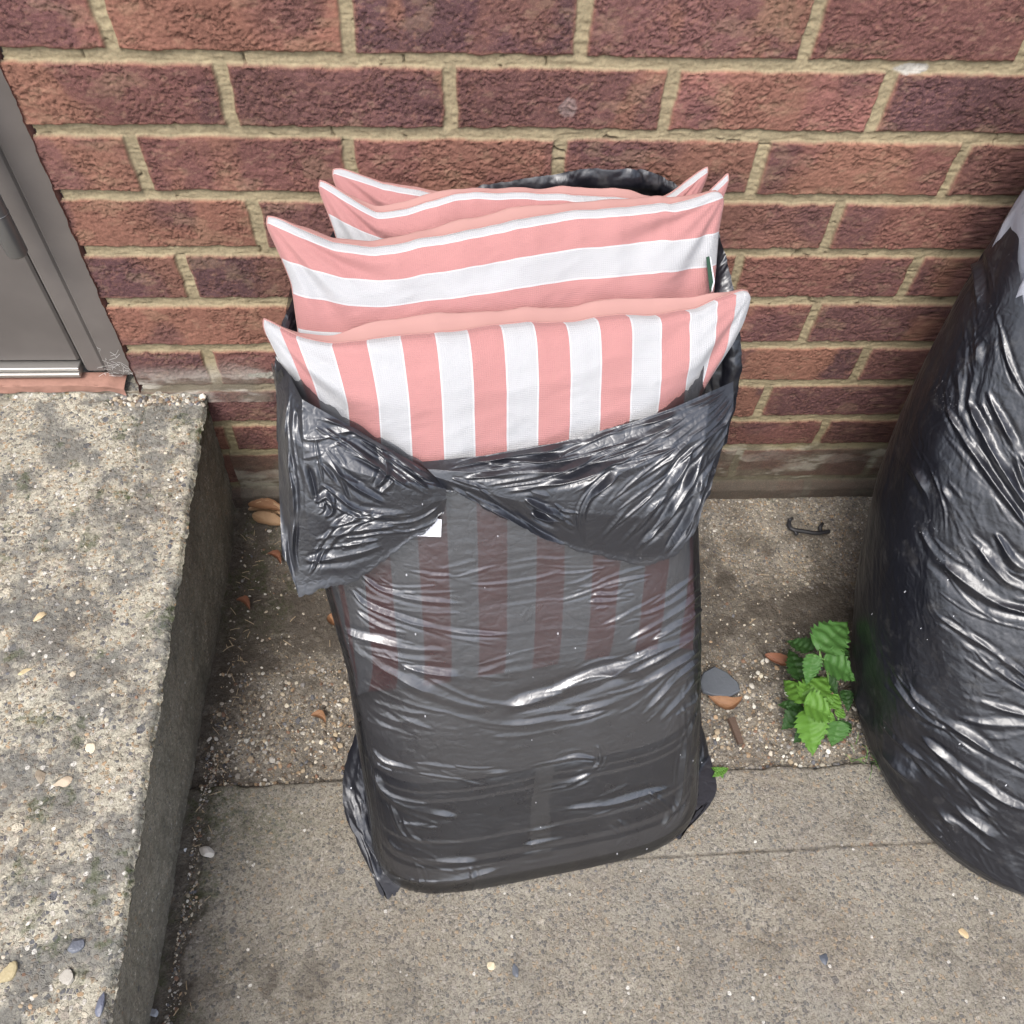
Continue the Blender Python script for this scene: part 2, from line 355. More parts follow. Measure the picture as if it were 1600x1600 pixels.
# ================================================================= SETTING: brick wall
def rough_axis(segs):
    out = [segs[0][0]]
    for a, b, d in segs:
        n = max(1, int(round((b-a)/d))); out += list(a+(b-a)*np.arange(1, n+1)/n)
    return np.array(out)
JZ = [.7235, .6475, .571, .4955, .42, .3425, .2675, .192, .126, .046]
PERP = {0: .008, 1: -.121, 2: -.005, 3: -.12, 4: .006, 5: -.0985, 6: -.0, 7: .105, 8: -.008, 9: .1}
JAMB = lambda z: -.556-.012*(z-.5)*-1
def build_wall():
    xs = rough_axis([(-4, -1.3, .05), (-1.3, -.6, .01), (-.6, .50, .00135), (.50, 1.3, .006), (1.3, 4, .05)])
    zs = rough_axis([(-.06, 0, .01), (0, .81, .00135), (.81, 1.3, .006), (1.3, 2.7, .03)])
    X, Z = np.meshgrid(xs, zs)
    # opening for the door: cut later by dropping faces with x < jamb (z > .265)
    wx = .0022*(fbm(X*55, Z*55, 3)-.5)*2; wz = .0022*(fbm(X*55+40, Z*55+9, 3)-.5)*2
    x = X+wx; z = Z+wz
    joints = [2.75]+[round(.7235+.0755*k, 4) for k in range(26, 0, -1)]+JZ+[-.2]
    joints = sorted(joints)
    row = np.searchsorted(joints, Z)      # row index from below
    lo = np.array(joints)[np.clip(row-1, 0, len(joints)-1)]; hi = np.array(joints)[np.clip(row, 0, len(joints)-1)]
    nrow = len(joints)-2-row+0
    # photo row numbering: row 0 sits above joint .7235
    base = joints.index(.7235)+1; prow = base-row
    off = np.zeros_like(X); pit = np.full_like(X, .2255)
    for r in np.unique(prow):
        o = PERP.get(int(r), .008 if r % 2 == 0 else -.112); off[prow == r] = o
    q5 = (prow == 5) & (X < -.2); off[q5] = -.318; pit[q5] = .25
    c = (x-off)/pit; bi = np.floor(c); fx = (c-bi)*pit
    # wander of the individual perps and mortar thickness
    hv = lambda a, b, k=0: _T[(np.asarray(a).astype(int)*7+k) & 255, (np.asarray(b).astype(int)*13+k*5) & 255]
    mt = .0048+.002*hv(bi, prow, 3)
    dx = np.minimum(fx-mt, pit-mt-fx)
    dz = np.minimum(z-lo-.0050-.0016*hv(prow, prow, 1), hi-z-.0050-.0014*hv(prow, bi, 6))
    d = np.minimum(dx, dz)
    inside = sm(-.0004, .0022, d)
    # relief: mortar set back, brick faces wrinkled
    u = X*1.0; v = Z*1.0
    wr = ridged(u*150+fbm(u*60, v*60, 2)*3, v*260+fbm(u*60+7, v*60, 2)*3, 3, .6)
    wr2 = fbm(u*420, v*520, 3, .6)
    cv = ridged(u*210+fbm(u*120, v*120, 2)*2.5, v*330+fbm(u*120+7, v*120, 2)*2.5, 2, .6); cv = sm(.62, .86, cv)*sm(.30, .55, fbm(u*45, v*45+11, 3))
    chip = sm(.62, .72, fbm(u*38+3, v*70, 4, .6))
    hb = .0006*(wr-.5)*2+.0013*(wr2-.5)-.0010*chip-.0014*cv+.0022*(hv(bi, prow, 9)-.5)
    hm = -.0030+.0016*(fbm(u*70, v*200, 4, .6)-.5)*2+.0009*(fbm(u*500, v*500, 2)-.5)
    crack = sm(.93, .98, ridged(u*22, v*40+5, 2))*(1-inside); hm = hm-.003*crack
    H = hm*(1-inside)+(hb+.001)*inside
    # lowest courses smeared with cement, plinth ledge at the bottom
    smear = sm(.135, .11, Z+.012*(fbm(u*18, v*18+3, 3)-.5)*2)*(X > -.47)
    smear = np.maximum(smear, sm(.33, .27, Z+.03*(fbm(u*20, v*20, 3)-.5))*sm(-.36, -.40, X+.03*(fbm(u*30, v*30, 2)-.5))*(Z > .24))
    H = H*(1-.75*smear)+(.0015*fbm(u*60, v*60, 4))*smear
    H = H+.012*sm(.046, .03, Z+.004*fbm(u*30, v*3, 2))
    # ---- colours (the fired colour of each brick)
    pal = np.array([(.180, .082, .070), (.130, .063, .060), (.094, .049, .053), (.150, .072, .064), (.21, .098, .072), (.115, .057, .058), (.15, .068, .062)])
    pi = (hv(bi, prow, 2)*len(pal)*.999).astype(int); C = pal[pi]
    lum = (.86+.3*hv(bi, prow, 4))[..., None]; C = C*lum
    # kiln bands: parts of a face burnt orange or plum
    fb = sm(.50, .62, fbm(fx*14+hv(bi, prow, 5)*40, v*6, 2)+.12*(fbm(u*90, v*90, 3)-.5))
    band = (fb*hv(bi, prow, 8))[..., None]; C = C*(1-band)+np.array((.20, .098, .070))*band
    fb2 = sm(.52, .66, fbm(fx*11+hv(bi, prow, 11)*40+9, v*9, 2))[..., None]*.6; C = C*(1-fb2)+np.array((.085, .042, .048))*fb2
    edge = sm(.006, .0005, d)[..., None]*.5*(.4+fbm(u*80, v*80, 2))[..., None]; C = C*(1-edge)+np.array((.26, .12, .08))*edge
    C = C*(1+.25*(wr-.5)+.5*(wr2-.5))[..., None]; C = C*(1-.45*cv)[..., None]  # crevice shade painted into the brick colour, hollows darker than ridges
    rg = (sm(.55, .8, fbm(u*240, v*300+3, 3, .6))*.35)[..., None]; C = C*(1-rg)+np.array((.27, .135, .10))*rg
    pale = (sm(.66, .74, fbm(u*60+9, v*110, 4, .65))*.16)[..., None]; C = C*(1-pale)+np.array((.42, .30, .2))*pale
    mc = np.array((.295, .25, .16))*(.68+.35*fbm(u*45, v*45, 4)+.3*fbm(u*400, v*400, 2))[..., None]
    gr = sm(.25, .0, Z)[..., None]; mc = mc*(1-.25*gr)+np.array((.2, .19, .12))*.25*gr
    mc = mc*(1-.55*crack[..., None])
    C = C*np.array((.98, .97, .98))*(.8+.5*fbm(u*9+31, v*12+5, 3))[..., None]; K = inside[..., None]; col = mc*(1-K)+C*K
    # mortar film left on faces
    f = (sm(.63, .75, fbm(u*26+20, v*50+3, 4))*.16*inside)[..., None]; col = col*(1-f)+np.array((.36, .27, .17))*f
    lite = sm(.52, .66, fbm(u*14+5, v*40+2, 5, .6)); cem = np.array((.15, .135, .11))*(.6+.8*fbm(u*70, v*70, 4))[..., None]
    cem = cem*(1-lite[..., None])+np.array((.42, .40, .36))*lite[..., None]
    S = (smear*.8*(1-.6*(inside*sm(.35, .6, fbm(u*16+60, v*24, 3)))))[..., None]; col = col*(1-S)+cem*S
    # green film and damp low down
    g = (sm(.34, .02, Z+.16*(fbm(u*9, v*9, 4)-.5)*2)*.62)[..., None]
    col = col*(1-g)+col*np.array((.5, .52, .42))*g
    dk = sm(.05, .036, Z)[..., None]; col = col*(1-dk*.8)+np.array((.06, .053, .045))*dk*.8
    # grey cement spot repaired in the joint under the top course
    for (qx, qz, ax, az, cc, st) in ((.349, .722, .017, .0055, (.42, .41, .38), .9), (.0, .677, .009, .010, (.33, .27, .26), .4), (-.315, .305, .04, .010, (.42, .45, .42), .8), (-.36, .292, .05, .006, (.36, .38, .33), .6)):
        r = np.sqrt(((X-qx)/ax)**2+((Z-qz)/az)**2)+.7*(fbm(u*140, v*140, 3)-.5)
        q = (sm(1.15, .8, r)*st)[..., None]; col = col*(1-q)+np.array(cc)*(.8+.4*wr2[..., None])*q
    V = np.stack([X, -H, Z], -1).reshape(-1, 3)
    F = grid_faces(len(zs), len(xs))
    jx = (JAMB(Z)+.0018*(fbm(Z*90, Z*0+3, 3)-.5)*2+(-.0015)*(1-inside)*-3).reshape(-1)
    fx0 = V[F[:, 0], 0]; keep = ~((fx0 < jx[F[:, 0]]) & (V[F[:, 0], 2] > .262) & (V[F[:, 0], 2] < 2.2) & (fx0 > -1.62))
    cols = {'col': np.clip(col, 0, 1).reshape(-1, 3), 'mask': np.repeat(inside.reshape(-1, 1), 3, 1)}
    wall = raw_mesh('brick_wall', V, F[keep], M['brick'], None, True, cols)
    tag(wall, 'red and plum brick wall with sandy mortar joints behind the bags', 'wall', kind='structure')
    # reveal of the opening (the cut ends of the bricks beside the door)
    zz = np.arange(.262, 2.2, .0015); dd = np.array([-.004, -.001, .003, .012, .03, .055])
    ZZ, DD = np.meshgrid(zz, dd, indexing='ij')
    XX = JAMB(ZZ)+.0018*(fbm(ZZ*90, ZZ*0+3, 3)-.5)*2+.0008
    VV = np.stack([XX, DD, ZZ], -1)
    cc = np.tile(np.array((.2, .085, .065)), (len(zz)*len(dd), 1))*(.6+.6*fbm(ZZ*60, DD*60+4, 3)).reshape(-1, 1)
    raw_mesh('jamb_edge', VV.reshape(-1, 3), grid_faces(len(zz), len(dd)), M['brick'], wall, True, {'col': cc, 'mask': cc*0+1})
build_wall()

# ================================================================= SETTING: ground, pavement, step
def zone(a, b, c): return np.clip(np.stack([a, b, c], -1), 0, 1).reshape(-1, 3)
def build_ground():
    xs = rough_axis([(-40, -4, 4), (-4, -.5, .1), (-.5, .62, .0018), (.62, 4, .1), (4, 40, 4)])
    ys = rough_axis([(-.50, .0, .0018), (.0, .012, .006)])
    X, Y = np.meshgrid(xs, ys)
    n1 = fbm(X*14, Y*14, 5, .55); n2 = fbm(X*160, Y*160, 4, .6); n3 = fbm(X*420, Y*420, 2)
    H = -.010+.005*(n1-.5)*2+.0022*(n2-.5)*2+.001*(n3-.5)
    near = sm(-.14, -.015, Y+.03*(fbm(X*12, Y*12+9, 3)-.5))
    H = H+.016*near
    gap = sm(-.455, -.472, X); H = H-.002*gap
    dirt = .12+.7*np.exp(-((Y+.235)/.075)**2)+.7*sm(.60, .42, near)*sm(.47, .6, n1)*.6-.25*near-.55*np.exp(-((Y+.405)/.055)**2)+.8*sm(-.40, -.46, X)
    dirt = dirt+.5*sm(-.02, -.002, Y)+.35*(n1-.5)*2+.5*sm(-.20, -.30, X)*sm(-.25, -.1, Y)  # last term: darker between step and bag, towards the wall
    moss = .5*sm(-.25, -.35, X)*sm(.5, .6, fbm(X*20, Y*20+4, 4))*sm(-.3, -.15, Y)+.3*sm(.55, .65, fbm(X*25+8, Y*25, 3))*sm(-.05, -.02, Y)
    smoo = sm(.1, .5, np.exp(-((Y+.29)/.04)**2))
    V = np.stack([X, Y, H], -1).reshape(-1, 3)
    g = raw_mesh('ground', V, grid_faces(len(ys), len(xs)), M['ground'], None, True, {'zone': zone(dirt, moss, smoo)})
    tag(g, 'dirty gritty strip of ground between pavement and brick wall', 'ground', kind='structure')
    # pavement slabs
    xs = rough_axis([(-40, -4, 4), (-4, -.5, .1), (-.5, .66, .0018), (.66, 4, .1), (4, 40, 4)])
    ys = rough_axis([(-40, -4, 4), (-4, -.9, .1), (-.9, -.455, .0018)])
    X, Y = np.meshgrid(xs, ys)
    n1 = fbm(X*9, Y*9+30, 5, .55); n2 = fbm(X*170, Y*170, 4, .6); n3 = fbm(X*450, Y*450, 2)
    H = .0015*(n1-.5)*2+.0011*(n2-.5)*2+.0008*(n3-.5)
    ed = -.466+.006*(fbm(X*25, X*0+2, 4)-.5)*2
    H = H-.020*sm(-.004, .003, Y-ed)
    le = -.452+.012*(fbm(Y*18, Y*0+7, 4)-.5)*2-.0*(Y+.5)
    H = H-.0025*sm(.006, -.008, X-le)
    cr = -.578+.004*(fbm(X*12, X*0+5, 3)-.5)*2+.02*(X-.25)
    cm = sm(.0030, .0006, np.abs(Y-cr))*sm(.03, .09, X)*sm(.62, .5, X)*(.5+.5*sm(.3, .5, fbm(X*60, Y*3, 2)))
    H = H-.0025*cm
    rub = sm(.55, .75, fbm(X*11+3, Y*11+3, 3))*np.exp(-(((X+.1)/.12)**2+((Y+.77)/.06)**2))
    H = H-.0035*rub*2*fbm(X*90, Y*90, 3)
    dirt = .8*sm(.022, -.006, X-le+.012*(fbm(X*70, Y*70, 4)-.5)*2)+.5*np.exp(-(((X+.36)/.10)**2+((Y+.74)/.09)**2))*sm(.4, .6, fbm(X*40, Y*40, 4))+.75*sm(-.012, .0, Y-ed)+.5*cm+.10*(n1-.5)*2+.25*sm(.62, .72, fbm(X*20, Y*20, 4))
    moss = .55*sm(.07, .0, X-le)*sm(.45, .6, fbm(X*16, Y*16, 3))+.35*np.exp(-(((X+.38)/.07)**2+((Y+.52)/.05)**2))+.5*rub
    smoo = sm(-.575, -.56, Y)*.6+.0*X
    V = np.stack([X, Y, H], -1).reshape(-1, 3)
    g = raw_mesh('pavement', V, grid_faces(len(ys), len(xs)), M['slab'], None, True, {'zone': zone(dirt, moss, smoo)})
    tag(g, 'grey brown concrete pavement slab with fine aggregate', 'pavement', kind='structure')
build_ground()

ST = .2555
def build_step():
    st = thing('concrete_step', 'weathered pale concrete step with lichen stains below the door', 'step', (-.8, -.4, 0))
    xe = lambda y: -.4700-.045*y*1.0+.0035*(fbm(y*60, y*0+3, 4, .6)-.5)*2+.002*(fbm(y*300, y*0, 2)-.5)
    xs = np.r_[np.linspace(-3, -.80, 40)[:-1], np.linspace(-.80, -.462, 230)]; ys = np.r_[np.linspace(-3, -.88, 60)[:-1], np.linspace(-.88, -.0015, 560), .01, .03, .055]
    X, Y = np.meshgrid(xs, ys); E_ = xe(Y)
    X = X+(E_+.462)*sm(-.56, -.462, X)
    d = E_-X
    n1 = fbm(X*12, Y*12, 5, .55); n2 = fbm(X*150, Y*150, 4, .65)
    H = ST+.003*(n1-.5)*2+.0024*(n2-.5)*2+.001*(fbm(X*400, Y*400, 2)-.5)
    H = H-.006*sm(.007, .0, d)**2
    lin = sm(.004, .0, np.abs(X+.545+.01*(fbm(Y*14, Y*0, 3)-.5)*2))*sm(.4, .6, fbm(Y*9, X*9, 3)); H = H-.0016*lin
    wd = sm(-.022, -.004, Y+.02*(fbm(X*40, X*0+8, 3)-.5)); H = H-.004*wd*fbm(X*80, Y*80, 3)
    dirt = .35*sm(.60, .72, fbm(X*16+4, Y*16, 5, .6))+.1*lin+.0*wd
    moss = .35*lin+.6*sm(.66, .72, fbm(X*40, Y*40+9, 3))+.3*sm(.012, .0, d)
    H = H+.011*sm(-.008, .004, Y)*(.6+.8*fbm(X*60, Y*0, 3)); H = np.where((Y > -.001) & (X > -.53), ST-.01, H)
    top = raw_mesh('tread', np.stack([X, Y, H], -1).reshape(-1, 3), grid_faces(len(ys), len(xs)), M['step'], st, True, {'zone': zone(dirt, moss, X*0)})
    ts = np.r_[np.linspace(0, .12, 14)[:-1], np.linspace(.12, 1, 130)]
    T_, Y2 = np.meshgrid(ts, ys[:-3])
    E2 = xe(Y2); z = (ST-.0057-.0+.003*(fbm(E2*12, Y2*12, 5, .55)-.5)*2)*(1-T_)-.03*T_
    bx = -.474-.010*T_+.004*(fbm(z*12, Y2*9+6, 4)-.5)*2
    XX = E2*(1-sm(0, .1, T_))+bx*sm(0, .1, T_)+.0012*(fbm(z*160, Y2*160, 3)-.5)*2
    XX = XX+.0
    cst = sm(.22, .30, z+.004)*0
    moss = .95*sm(.20, .24, z+.03*(fbm(z*30, Y2*30, 3)-.5)*2)*sm(.3, .55, fbm(z*20, Y2*20+5, 3))+.15
    dirt = .25*sm(.06, .0, z)+.1*fbm(z*14, Y2*3, 4)
    raw_mesh('riser', np.stack([XX, Y2, z], -1).reshape(-1, 3), grid_faces(len(ys)-3, len(ts))[:, ::-1], M['stepside'], st, True, {'zone': zone(dirt, moss, z*0)})
    return st
build_step()

# ================================================================= door
M['frame'] = plain('brown grey powder coated frame', (.125, .112, .105), .45, 0, .4, .12, 70, .22)
M['leaf'] = plain('brown grey door leaf paint', (.107, .096, .090), .5, 0, .4, .10, 50, .22)
M['alu'] = plain('brushed aluminium', (.5, .49, .47), .5, 1., .5, .1, 300)
M['handle'] = plain('satin grey handle', (.2, .2, .2), .35, .7, .5)
M['seal'] = plain('black rubber seal', (.012, .012, .012), .7)
M['terra'] = plain('broken terracotta tile', (.28, .155, .12), .9, 0, .3, .6, 300, .25)
M['web'] = plain('cobweb silk', (.75, .75, .73), .6)
def build_door():
    d = thing('door', 'brown grey metal door with vertical pull handle beside the brick wall', 'door', (-.9, .02, .28))
    b = MB(); b.box((-.598, .010, .2815), (-.5495, .07, 2.2), .003); b.box((-.628, .014, .2845), (-.5985, .07, 2.2), .004); b.box((-1.62, .010, .2815), (-1.575, .07, 2.2), .003)
    b.build('door_frame', M['frame'], d)
    b = MB(); b.box((-.6315, .024, .292), (-.6275, .06, 2.2), .0005); b.build('seal', M['seal'], d)
    b = MB(); b.box((-1.57, .020, .300), (-.6325, .06, 2.19), .003); b.build('door_leaf', M['leaf'], d)
    b = MB(); b.box((-1.575, .004, .285), (-.6325, .05, .2915), .001); b.box((-1.575, .008, .2925), (-.6325, .05, .2985), .001); b.build('threshold_bar', M['alu'], d)
    h = on(28, 396, 1, -.03); b = MB(); x = h[0]; z0 = h[2]
    b.tube([(x, -.03, z0-.002), (x, -.03, z0), (x, -.03, z0+.003), (x, -.03, z0+.05), (x, -.03, z0+.5)], [.008, .0105, .0115, .0115, .0115], 24)
    b.tube([(x, -.03, z0+.052), (x, -.03, z0+.053)], [.0119, .0119], 24)
    b.tube([(x, -.03, z0+.12), (x, .022, z0+.12)], .008, 16)
    b.build('pull_handle', M['handle'], d, True)
    # cobweb on the frame foot
    b = MB(); r = random.Random(3)
    for i in range(34):
        a = np.array([-.556-r.random()*.045, .0085, .284+r.random()*.06*r.random()]); q = a+np.array([r.uniform(-.018, .018), -r.random()*.003, r.uniform(-.010, .014)])
        q[0] = min(q[0], -.551); q[2] = max(q[2], .283)
        m = (a+q)/2+np.array([r.uniform(-.004, .004), 0, r.uniform(-.004, .004)]); b.tube([a, m, q], .00018, 3, False)
    w_ = b.build('cobweb', M['web'], None, True); tag(w_, 'wispy grey cobweb on the foot of the door frame', 'cobweb')
    # broken tile sill under the threshold
    xs = np.linspace(-.98, -.578, 160); ts = np.linspace(0, 1, 14); X, T_ = np.meshgrid(xs, ts, indexing='ij')
    wob = (fbm(X*40, T_*2, 4)-.5)
    ff = -.004-.003*wob*2; Z = .2795-.012*sm(.5, 1, T_)-.004*fbm(X*60, T_*5, 3)*sm(.2, .5, T_)-.006*sm(-.60, -.578, X); Y = .02+(ff-.02)*sm(0, .5, T_)+.001*wob
    o = raw_mesh('sill_tile', np.stack([X, Y, Z], -1).reshape(-1, 3), grid_faces(160, 14), M['terra'], None, True)
    tag(o, 'chipped terracotta tile strip under the silver door threshold', 'tile')
build_door()

# ================================================================= the open bag: frame of its leaning front face
YAW = math.radians(8.5); TILT = math.radians(27)
ES = np.array([math.cos(YAW), math.sin(YAW), 0])
EH = np.array([-math.sin(YAW), math.cos(YAW), 0])          # horizontal, into the wall
ET = EH*math.sin(TILT)+np.array([0, 0, math.cos(TILT)])
EN = np.cross(ES, ET)
O1 = np.array([-.020, -.578, 0.])
def face(x, y, n=0.):
    """photo pixel -> point on the leaning face, n metres in front of it"""
    return toplane(x, y, O1+EN*n, EN)
def stn(P):
    d = P-O1; return np.stack([d @ ES, d @ ET, d @ EN], -1)
BELLY = lambda z: np.interp(z, [0, .03, .08, .16, .26, .36, .5], [.024, .030, .028, .022, .012, .004, .0])
def body1(z, phi, inset=0., e=4.2):
    """horizontal section of the bag at height z"""
    hw = np.interp(z, [0, .03, .10, .25, .40, .52, .66], [.213, .215, .213, .211, .213, .218, .220])-inset
    cx = np.interp(z, [0, .1, .25, .4, .52, .66], [.004, .006, .007, -.004, -.006, -.010])
    yf = z*math.tan(TILT)+inset-BELLY(z); yb = np.minimum(yf+.235-2*inset, .562-inset)
    yb = np.maximum(yb, yf+.06)
    r = np.minimum(z+.004, .020); q = .020-np.sqrt(np.maximum(.020**2-(.020-r)**2, 0)); hw = hw-q*.5; yf = yf+q*.3; yb = yb-q*.5
    c = np.cos(phi); s_ = np.sin(phi)
    sx = np.sign(c)*np.abs(c)**(2/e); sy = np.sign(s_)*np.abs(s_)**(2/e)
    a = cx+hw*sx; h = (yf+yb)/2-(yb-yf)/2*sy      # phi=90deg is the front
    return O1+a[..., None]*ES+h[..., None]*EH+z[..., None]*np.array([0, 0, 1.])
MOUTH = [(470, 622), (515, 650), (560, 675), (610, 702), (660, 727), (700, 722), (760, 712), (880, 692), (1010, 655), (1080, 628), (1138, 600)]
_m = np.array([stn(face(*q))[:2] for q in MOUTH]); _m = np.c_[_m[:, 0], _m[:, 1]*math.cos(TILT)]
def rim(phi):
    a = -.010+.220*np.sign(np.cos(phi))*np.abs(np.cos(phi))**(2/4.2)
    zf = np.interp(a, _m[:, 0], _m[:, 1]); f = np.sin(phi)
    zb = .562+.030*sm(-.06, .06, a)+.0*sm(.03, .06, a)*sm(.16, .11, a)
    zs_ = .505+.045*sm(-.1, .1, a)
    k = sm(.34, .02, f)                      # front -> side
    z = zf*(1-k)+zs_*k
    k2 = sm(-.2, -.8, f); z = z*(1-k2)+zb*k2
    return z
def folds(PX, lines, default_w=7., prof=1.05):
    """height (in units of each fold's amplitude, mm) of creases drawn as polylines in photo coordinates"""
    H = np.zeros(len(PX)); PX = PX+np.stack([fbm(PX[:, 0]*.005, PX[:, 1]*.005, 2)-.5, fbm(PX[:, 0]*.005+50, PX[:, 1]*.006, 2)-.5], -1)*34
    brk = .1+1.9*sm(.25, .75, fbm(PX[:, 0]*.012+7, PX[:, 1]*.02, 2))
    r = random.Random(len(lines)*7+int(lines[0][2][0][0])); jobs = []
    for amp, wd, pts in lines:
        L = smooth_line(pts); jobs.append((amp*.8, wd*.66, L, True))
        n = len(L)
        for q in range(4):              # thin stretch creases running beside the main fold
            a0 = r.uniform(0, .6); a1 = min(1, a0+r.uniform(.25, .6)); seg = L[int(a0*(n-1)):int(a1*(n-1))+1]
            if len(seg) < 2: continue
            d = seg[-1]-seg[0]; nn = np.array([-d[1], d[0]])/(np.linalg.norm(d)+1e-6); ang = r.uniform(-.22, .22)
            ca, sa = math.cos(ang), math.sin(ang); m_ = seg.mean(0); seg = (seg-m_) @ np.array([[ca, sa], [-sa, ca]])+m_
            jobs.append((r.uniform(.35, 1.0), r.uniform(1.8, 3.2), seg+nn*r.uniform(-3.2, 3.2)*wd, False))
    for amp, wd, L, main in jobs:
        lo = L.min(0)-3.6*wd-4; hi = L.max(0)+3.6*wd+4
        ix = np.nonzero((PX[:, 0] > lo[0]) & (PX[:, 0] < hi[0]) & (PX[:, 1] > lo[1]) & (PX[:, 1] < hi[1]))[0]
        if not len(ix): continue
        d, t = seg_dist(PX[ix], L)
        w_ = wd*(.45+.55*np.sin(math.pi*np.clip(t, .03, .97)))
        tp = sm(0, .12, t)*sm(1, .85, t)
        k = brk[ix] if main else 1.
        H[ix] += amp*tp*k*(np.exp(-(d/w_)**(prof if main else 1.3))-.42*np.exp(-((d-2.*w_)/(1.1*w_))**2))
    return H
F1 = [(3.0, 5, [(545, 925), (575, 952), (620, 968), (690, 978), (800, 980)]), (2.4, 5, [(560, 905), (600, 930), (660, 940), (740, 938)]),
      (3.5, 8, [(540, 985), (575, 1003), (640, 1014), (705, 1012)]), (4.5, 11, [(546, 1005), (590, 1045), (660, 1078), (745, 1090), (850, 1082), (935, 1058), (1020, 1020), (1096, 985)]),
      (3.5, 9, [(630, 1045), (690, 1052), (770, 1040), (850, 1035)]), (3.5, 9, [(860, 1078), (935, 1050), (1000, 1045), (1060, 1010), (1100, 968)]),
      (3.0, 8, [(880, 1118), (975, 1092), (1050, 1050), (1098, 1005)]), (2.6, 6, [(1000, 1125), (1055, 1075), (1096, 1025)]), (2.6, 6, [(1030, 1135), (1070, 1095), (1093, 1055)]),
      (2.4, 6, [(690, 1108), (790, 1120), (900, 1122), (960, 1108)]), (2.4, 6, [(556, 1085), (590, 1112), (640, 1127), (720, 1132)]),
      (1.8, 4, [(800, 862), (870, 872), (975, 880)]), (1.8, 4, [(690, 902), (800, 915), (900, 905), (960, 890)]), (1.8, 4, [(870, 932), (950, 915), (1030, 898)]),
      (2.4, 5, [(940, 975), (1030, 940), (1103, 885)]), (2.2, 5, [(980, 1000), (1050, 960), (1104, 915)]), (2.2, 5, [(1020, 1000), (1070, 968), (1103, 940)]), (2, 4, [(930, 925), (965, 928), (1000, 922)]),
      (2, 4, [(930, 915), (960, 917), (990, 912)]), (1.8, 4, [(925, 935), (960, 938), (990, 933)]),
      (2.0, 5, [(822, 1145), (832, 1200), (838, 1290), (842, 1340)]), (2.0, 5, [(846, 1140), (856, 1200), (860, 1290), (856, 1340)]), (2, 4, [(860, 1190), (900, 1182), (935, 1190)]), (2, 4, [(880, 1235), (905, 1222), (925, 1212)]), (2, 4, [(935, 1165), (940, 1190), (930, 1208)]),
      (3, 8, [(580, 1195), (600, 1235), (650, 1262), (720, 1275)]), (3.5, 9, [(590, 1290), (620, 1320), (680, 1340), (760, 1345)]), (2.6, 7, [(595, 1340), (640, 1368), (720, 1372), (800, 1355)]), (2, 5, [(575, 1160), (600, 1185), (650, 1200)]),
      (2, 5, [(830, 1320), (845, 1322), (862, 1316)]), (2, 5, [(826, 1335), (845, 1338), (860, 1330)]), (2, 5, [(835, 1298), (850, 1300), (864, 1296)]), (2, 6, [(740, 1352), (748, 1375), (742, 1392)]), (2, 6, [(640, 1330), (650, 1370), (640, 1400)]), (2.4, 6, [(960, 1290), (975, 1315), (960, 1340)]), (2, 6, [(1010, 1240), (1040, 1270), (1030, 1305)]), (2, 6, [(600, 1240), (630, 1300), (690, 1325)]), (2, 7, [(880, 1270), (960, 1262), (1050, 1230)]), (2, 7, [(640, 1180), (720, 1200), (800, 1196)]),
      (2.6, 6, [(1092, 1110), (1070, 1170), (1060, 1240), (1040, 1290)]), (2.0, 5, [(1094, 1080), (1080, 1130), (1076, 1190)]), (1.6, 4, [(620, 885), (700, 893), (780, 890)]), (1.6, 4, [(560, 960), (600, 985), (650, 992)])]
bag = thing('bin_bag', 'open black bin bag leaning on the wall, stuffed with pink striped cushions', 'bin bag', tuple(O1))
def build_body1():
    n, m = 560, 1050
    ph = np.linspace(0, 2*math.pi, m, endpoint=False)
    v = np.linspace(0, 1, n)[:, None]*np.ones(m); PH = np.ones((n, 1))*ph
    Z = .0035+(rim(PH)+.004*(fbm(PH*14, PH*0, 3)-.5)*2-.0035)*v
    P = body1(Z, PH)
    N = grid_normals(P, True); c = P.reshape(-1, 3).mean(0)
    if ((N*(P-c)).sum(-1)).mean() < 0: N = -N
    px = project(P.reshape(-1, 3)); vis = ((N.reshape(-1, 3)*(CC-P.reshape(-1, 3))).sum(-1) > 0)
    H = .72*folds(px, F1)*vis
    # long stretch wrinkles around the bag plus crumple
    a = PH*.22; hz = Z
    side = sm(.75, .3, np.abs(np.sin(PH)))*(np.sin(PH) > -.5)
    env = .35+.65*np.exp(-((hz-.27)/.13)**2)+.8*sm(.06, .0, hz)
    st = (ridged(a*16+2*fbm(a*8, hz*8, 2), hz*60+6*fbm(a*9, hz*6, 3), 3, .55)-.55)*.75*env*sm(.35, .6, fbm(a*14+5, hz*12+7, 3))*(1-.6*side)*.8
    cr = (ridged(a*75+4*fbm(a*30, hz*30, 2), hz*90, 3, .6)-.55)*.5
    side = sm(.75, .3, np.abs(np.sin(PH)))*(np.sin(PH) > -.5)
    vt = (ridged(a*55+3*fbm(a*15, hz*6, 2), hz*12, 2, .5)-.5)*2.2*side
    top = sm(.06, .0, (1-v)*.5)
    H = H.reshape(n, m)+st+cr*(.5+.8*side)+vt+2*top*(fbm(a*60, hz*40, 3)-.5)*(np.sin(PH) < .35)
    H = np.maximum(H, -2.2)
    P = P+N*(H*.001)[..., None]
    P[..., 1] = np.minimum(P[..., 1], -.005); P[..., 2] = np.maximum(P[..., 2], .0025)
    V = P.reshape(-1, 3); bc = V[:m].mean(0); bc[2] = .002
    V = np.vstack([V, bc]); F = grid_faces(n, m, True)
    F3 = np.stack([np.full(m, n*m), (np.arange(m)+1) % m, np.arange(m)], -1)
    raw_mesh('bag_body', V, [F, F3], M['film'], bag, True)
build_body1()

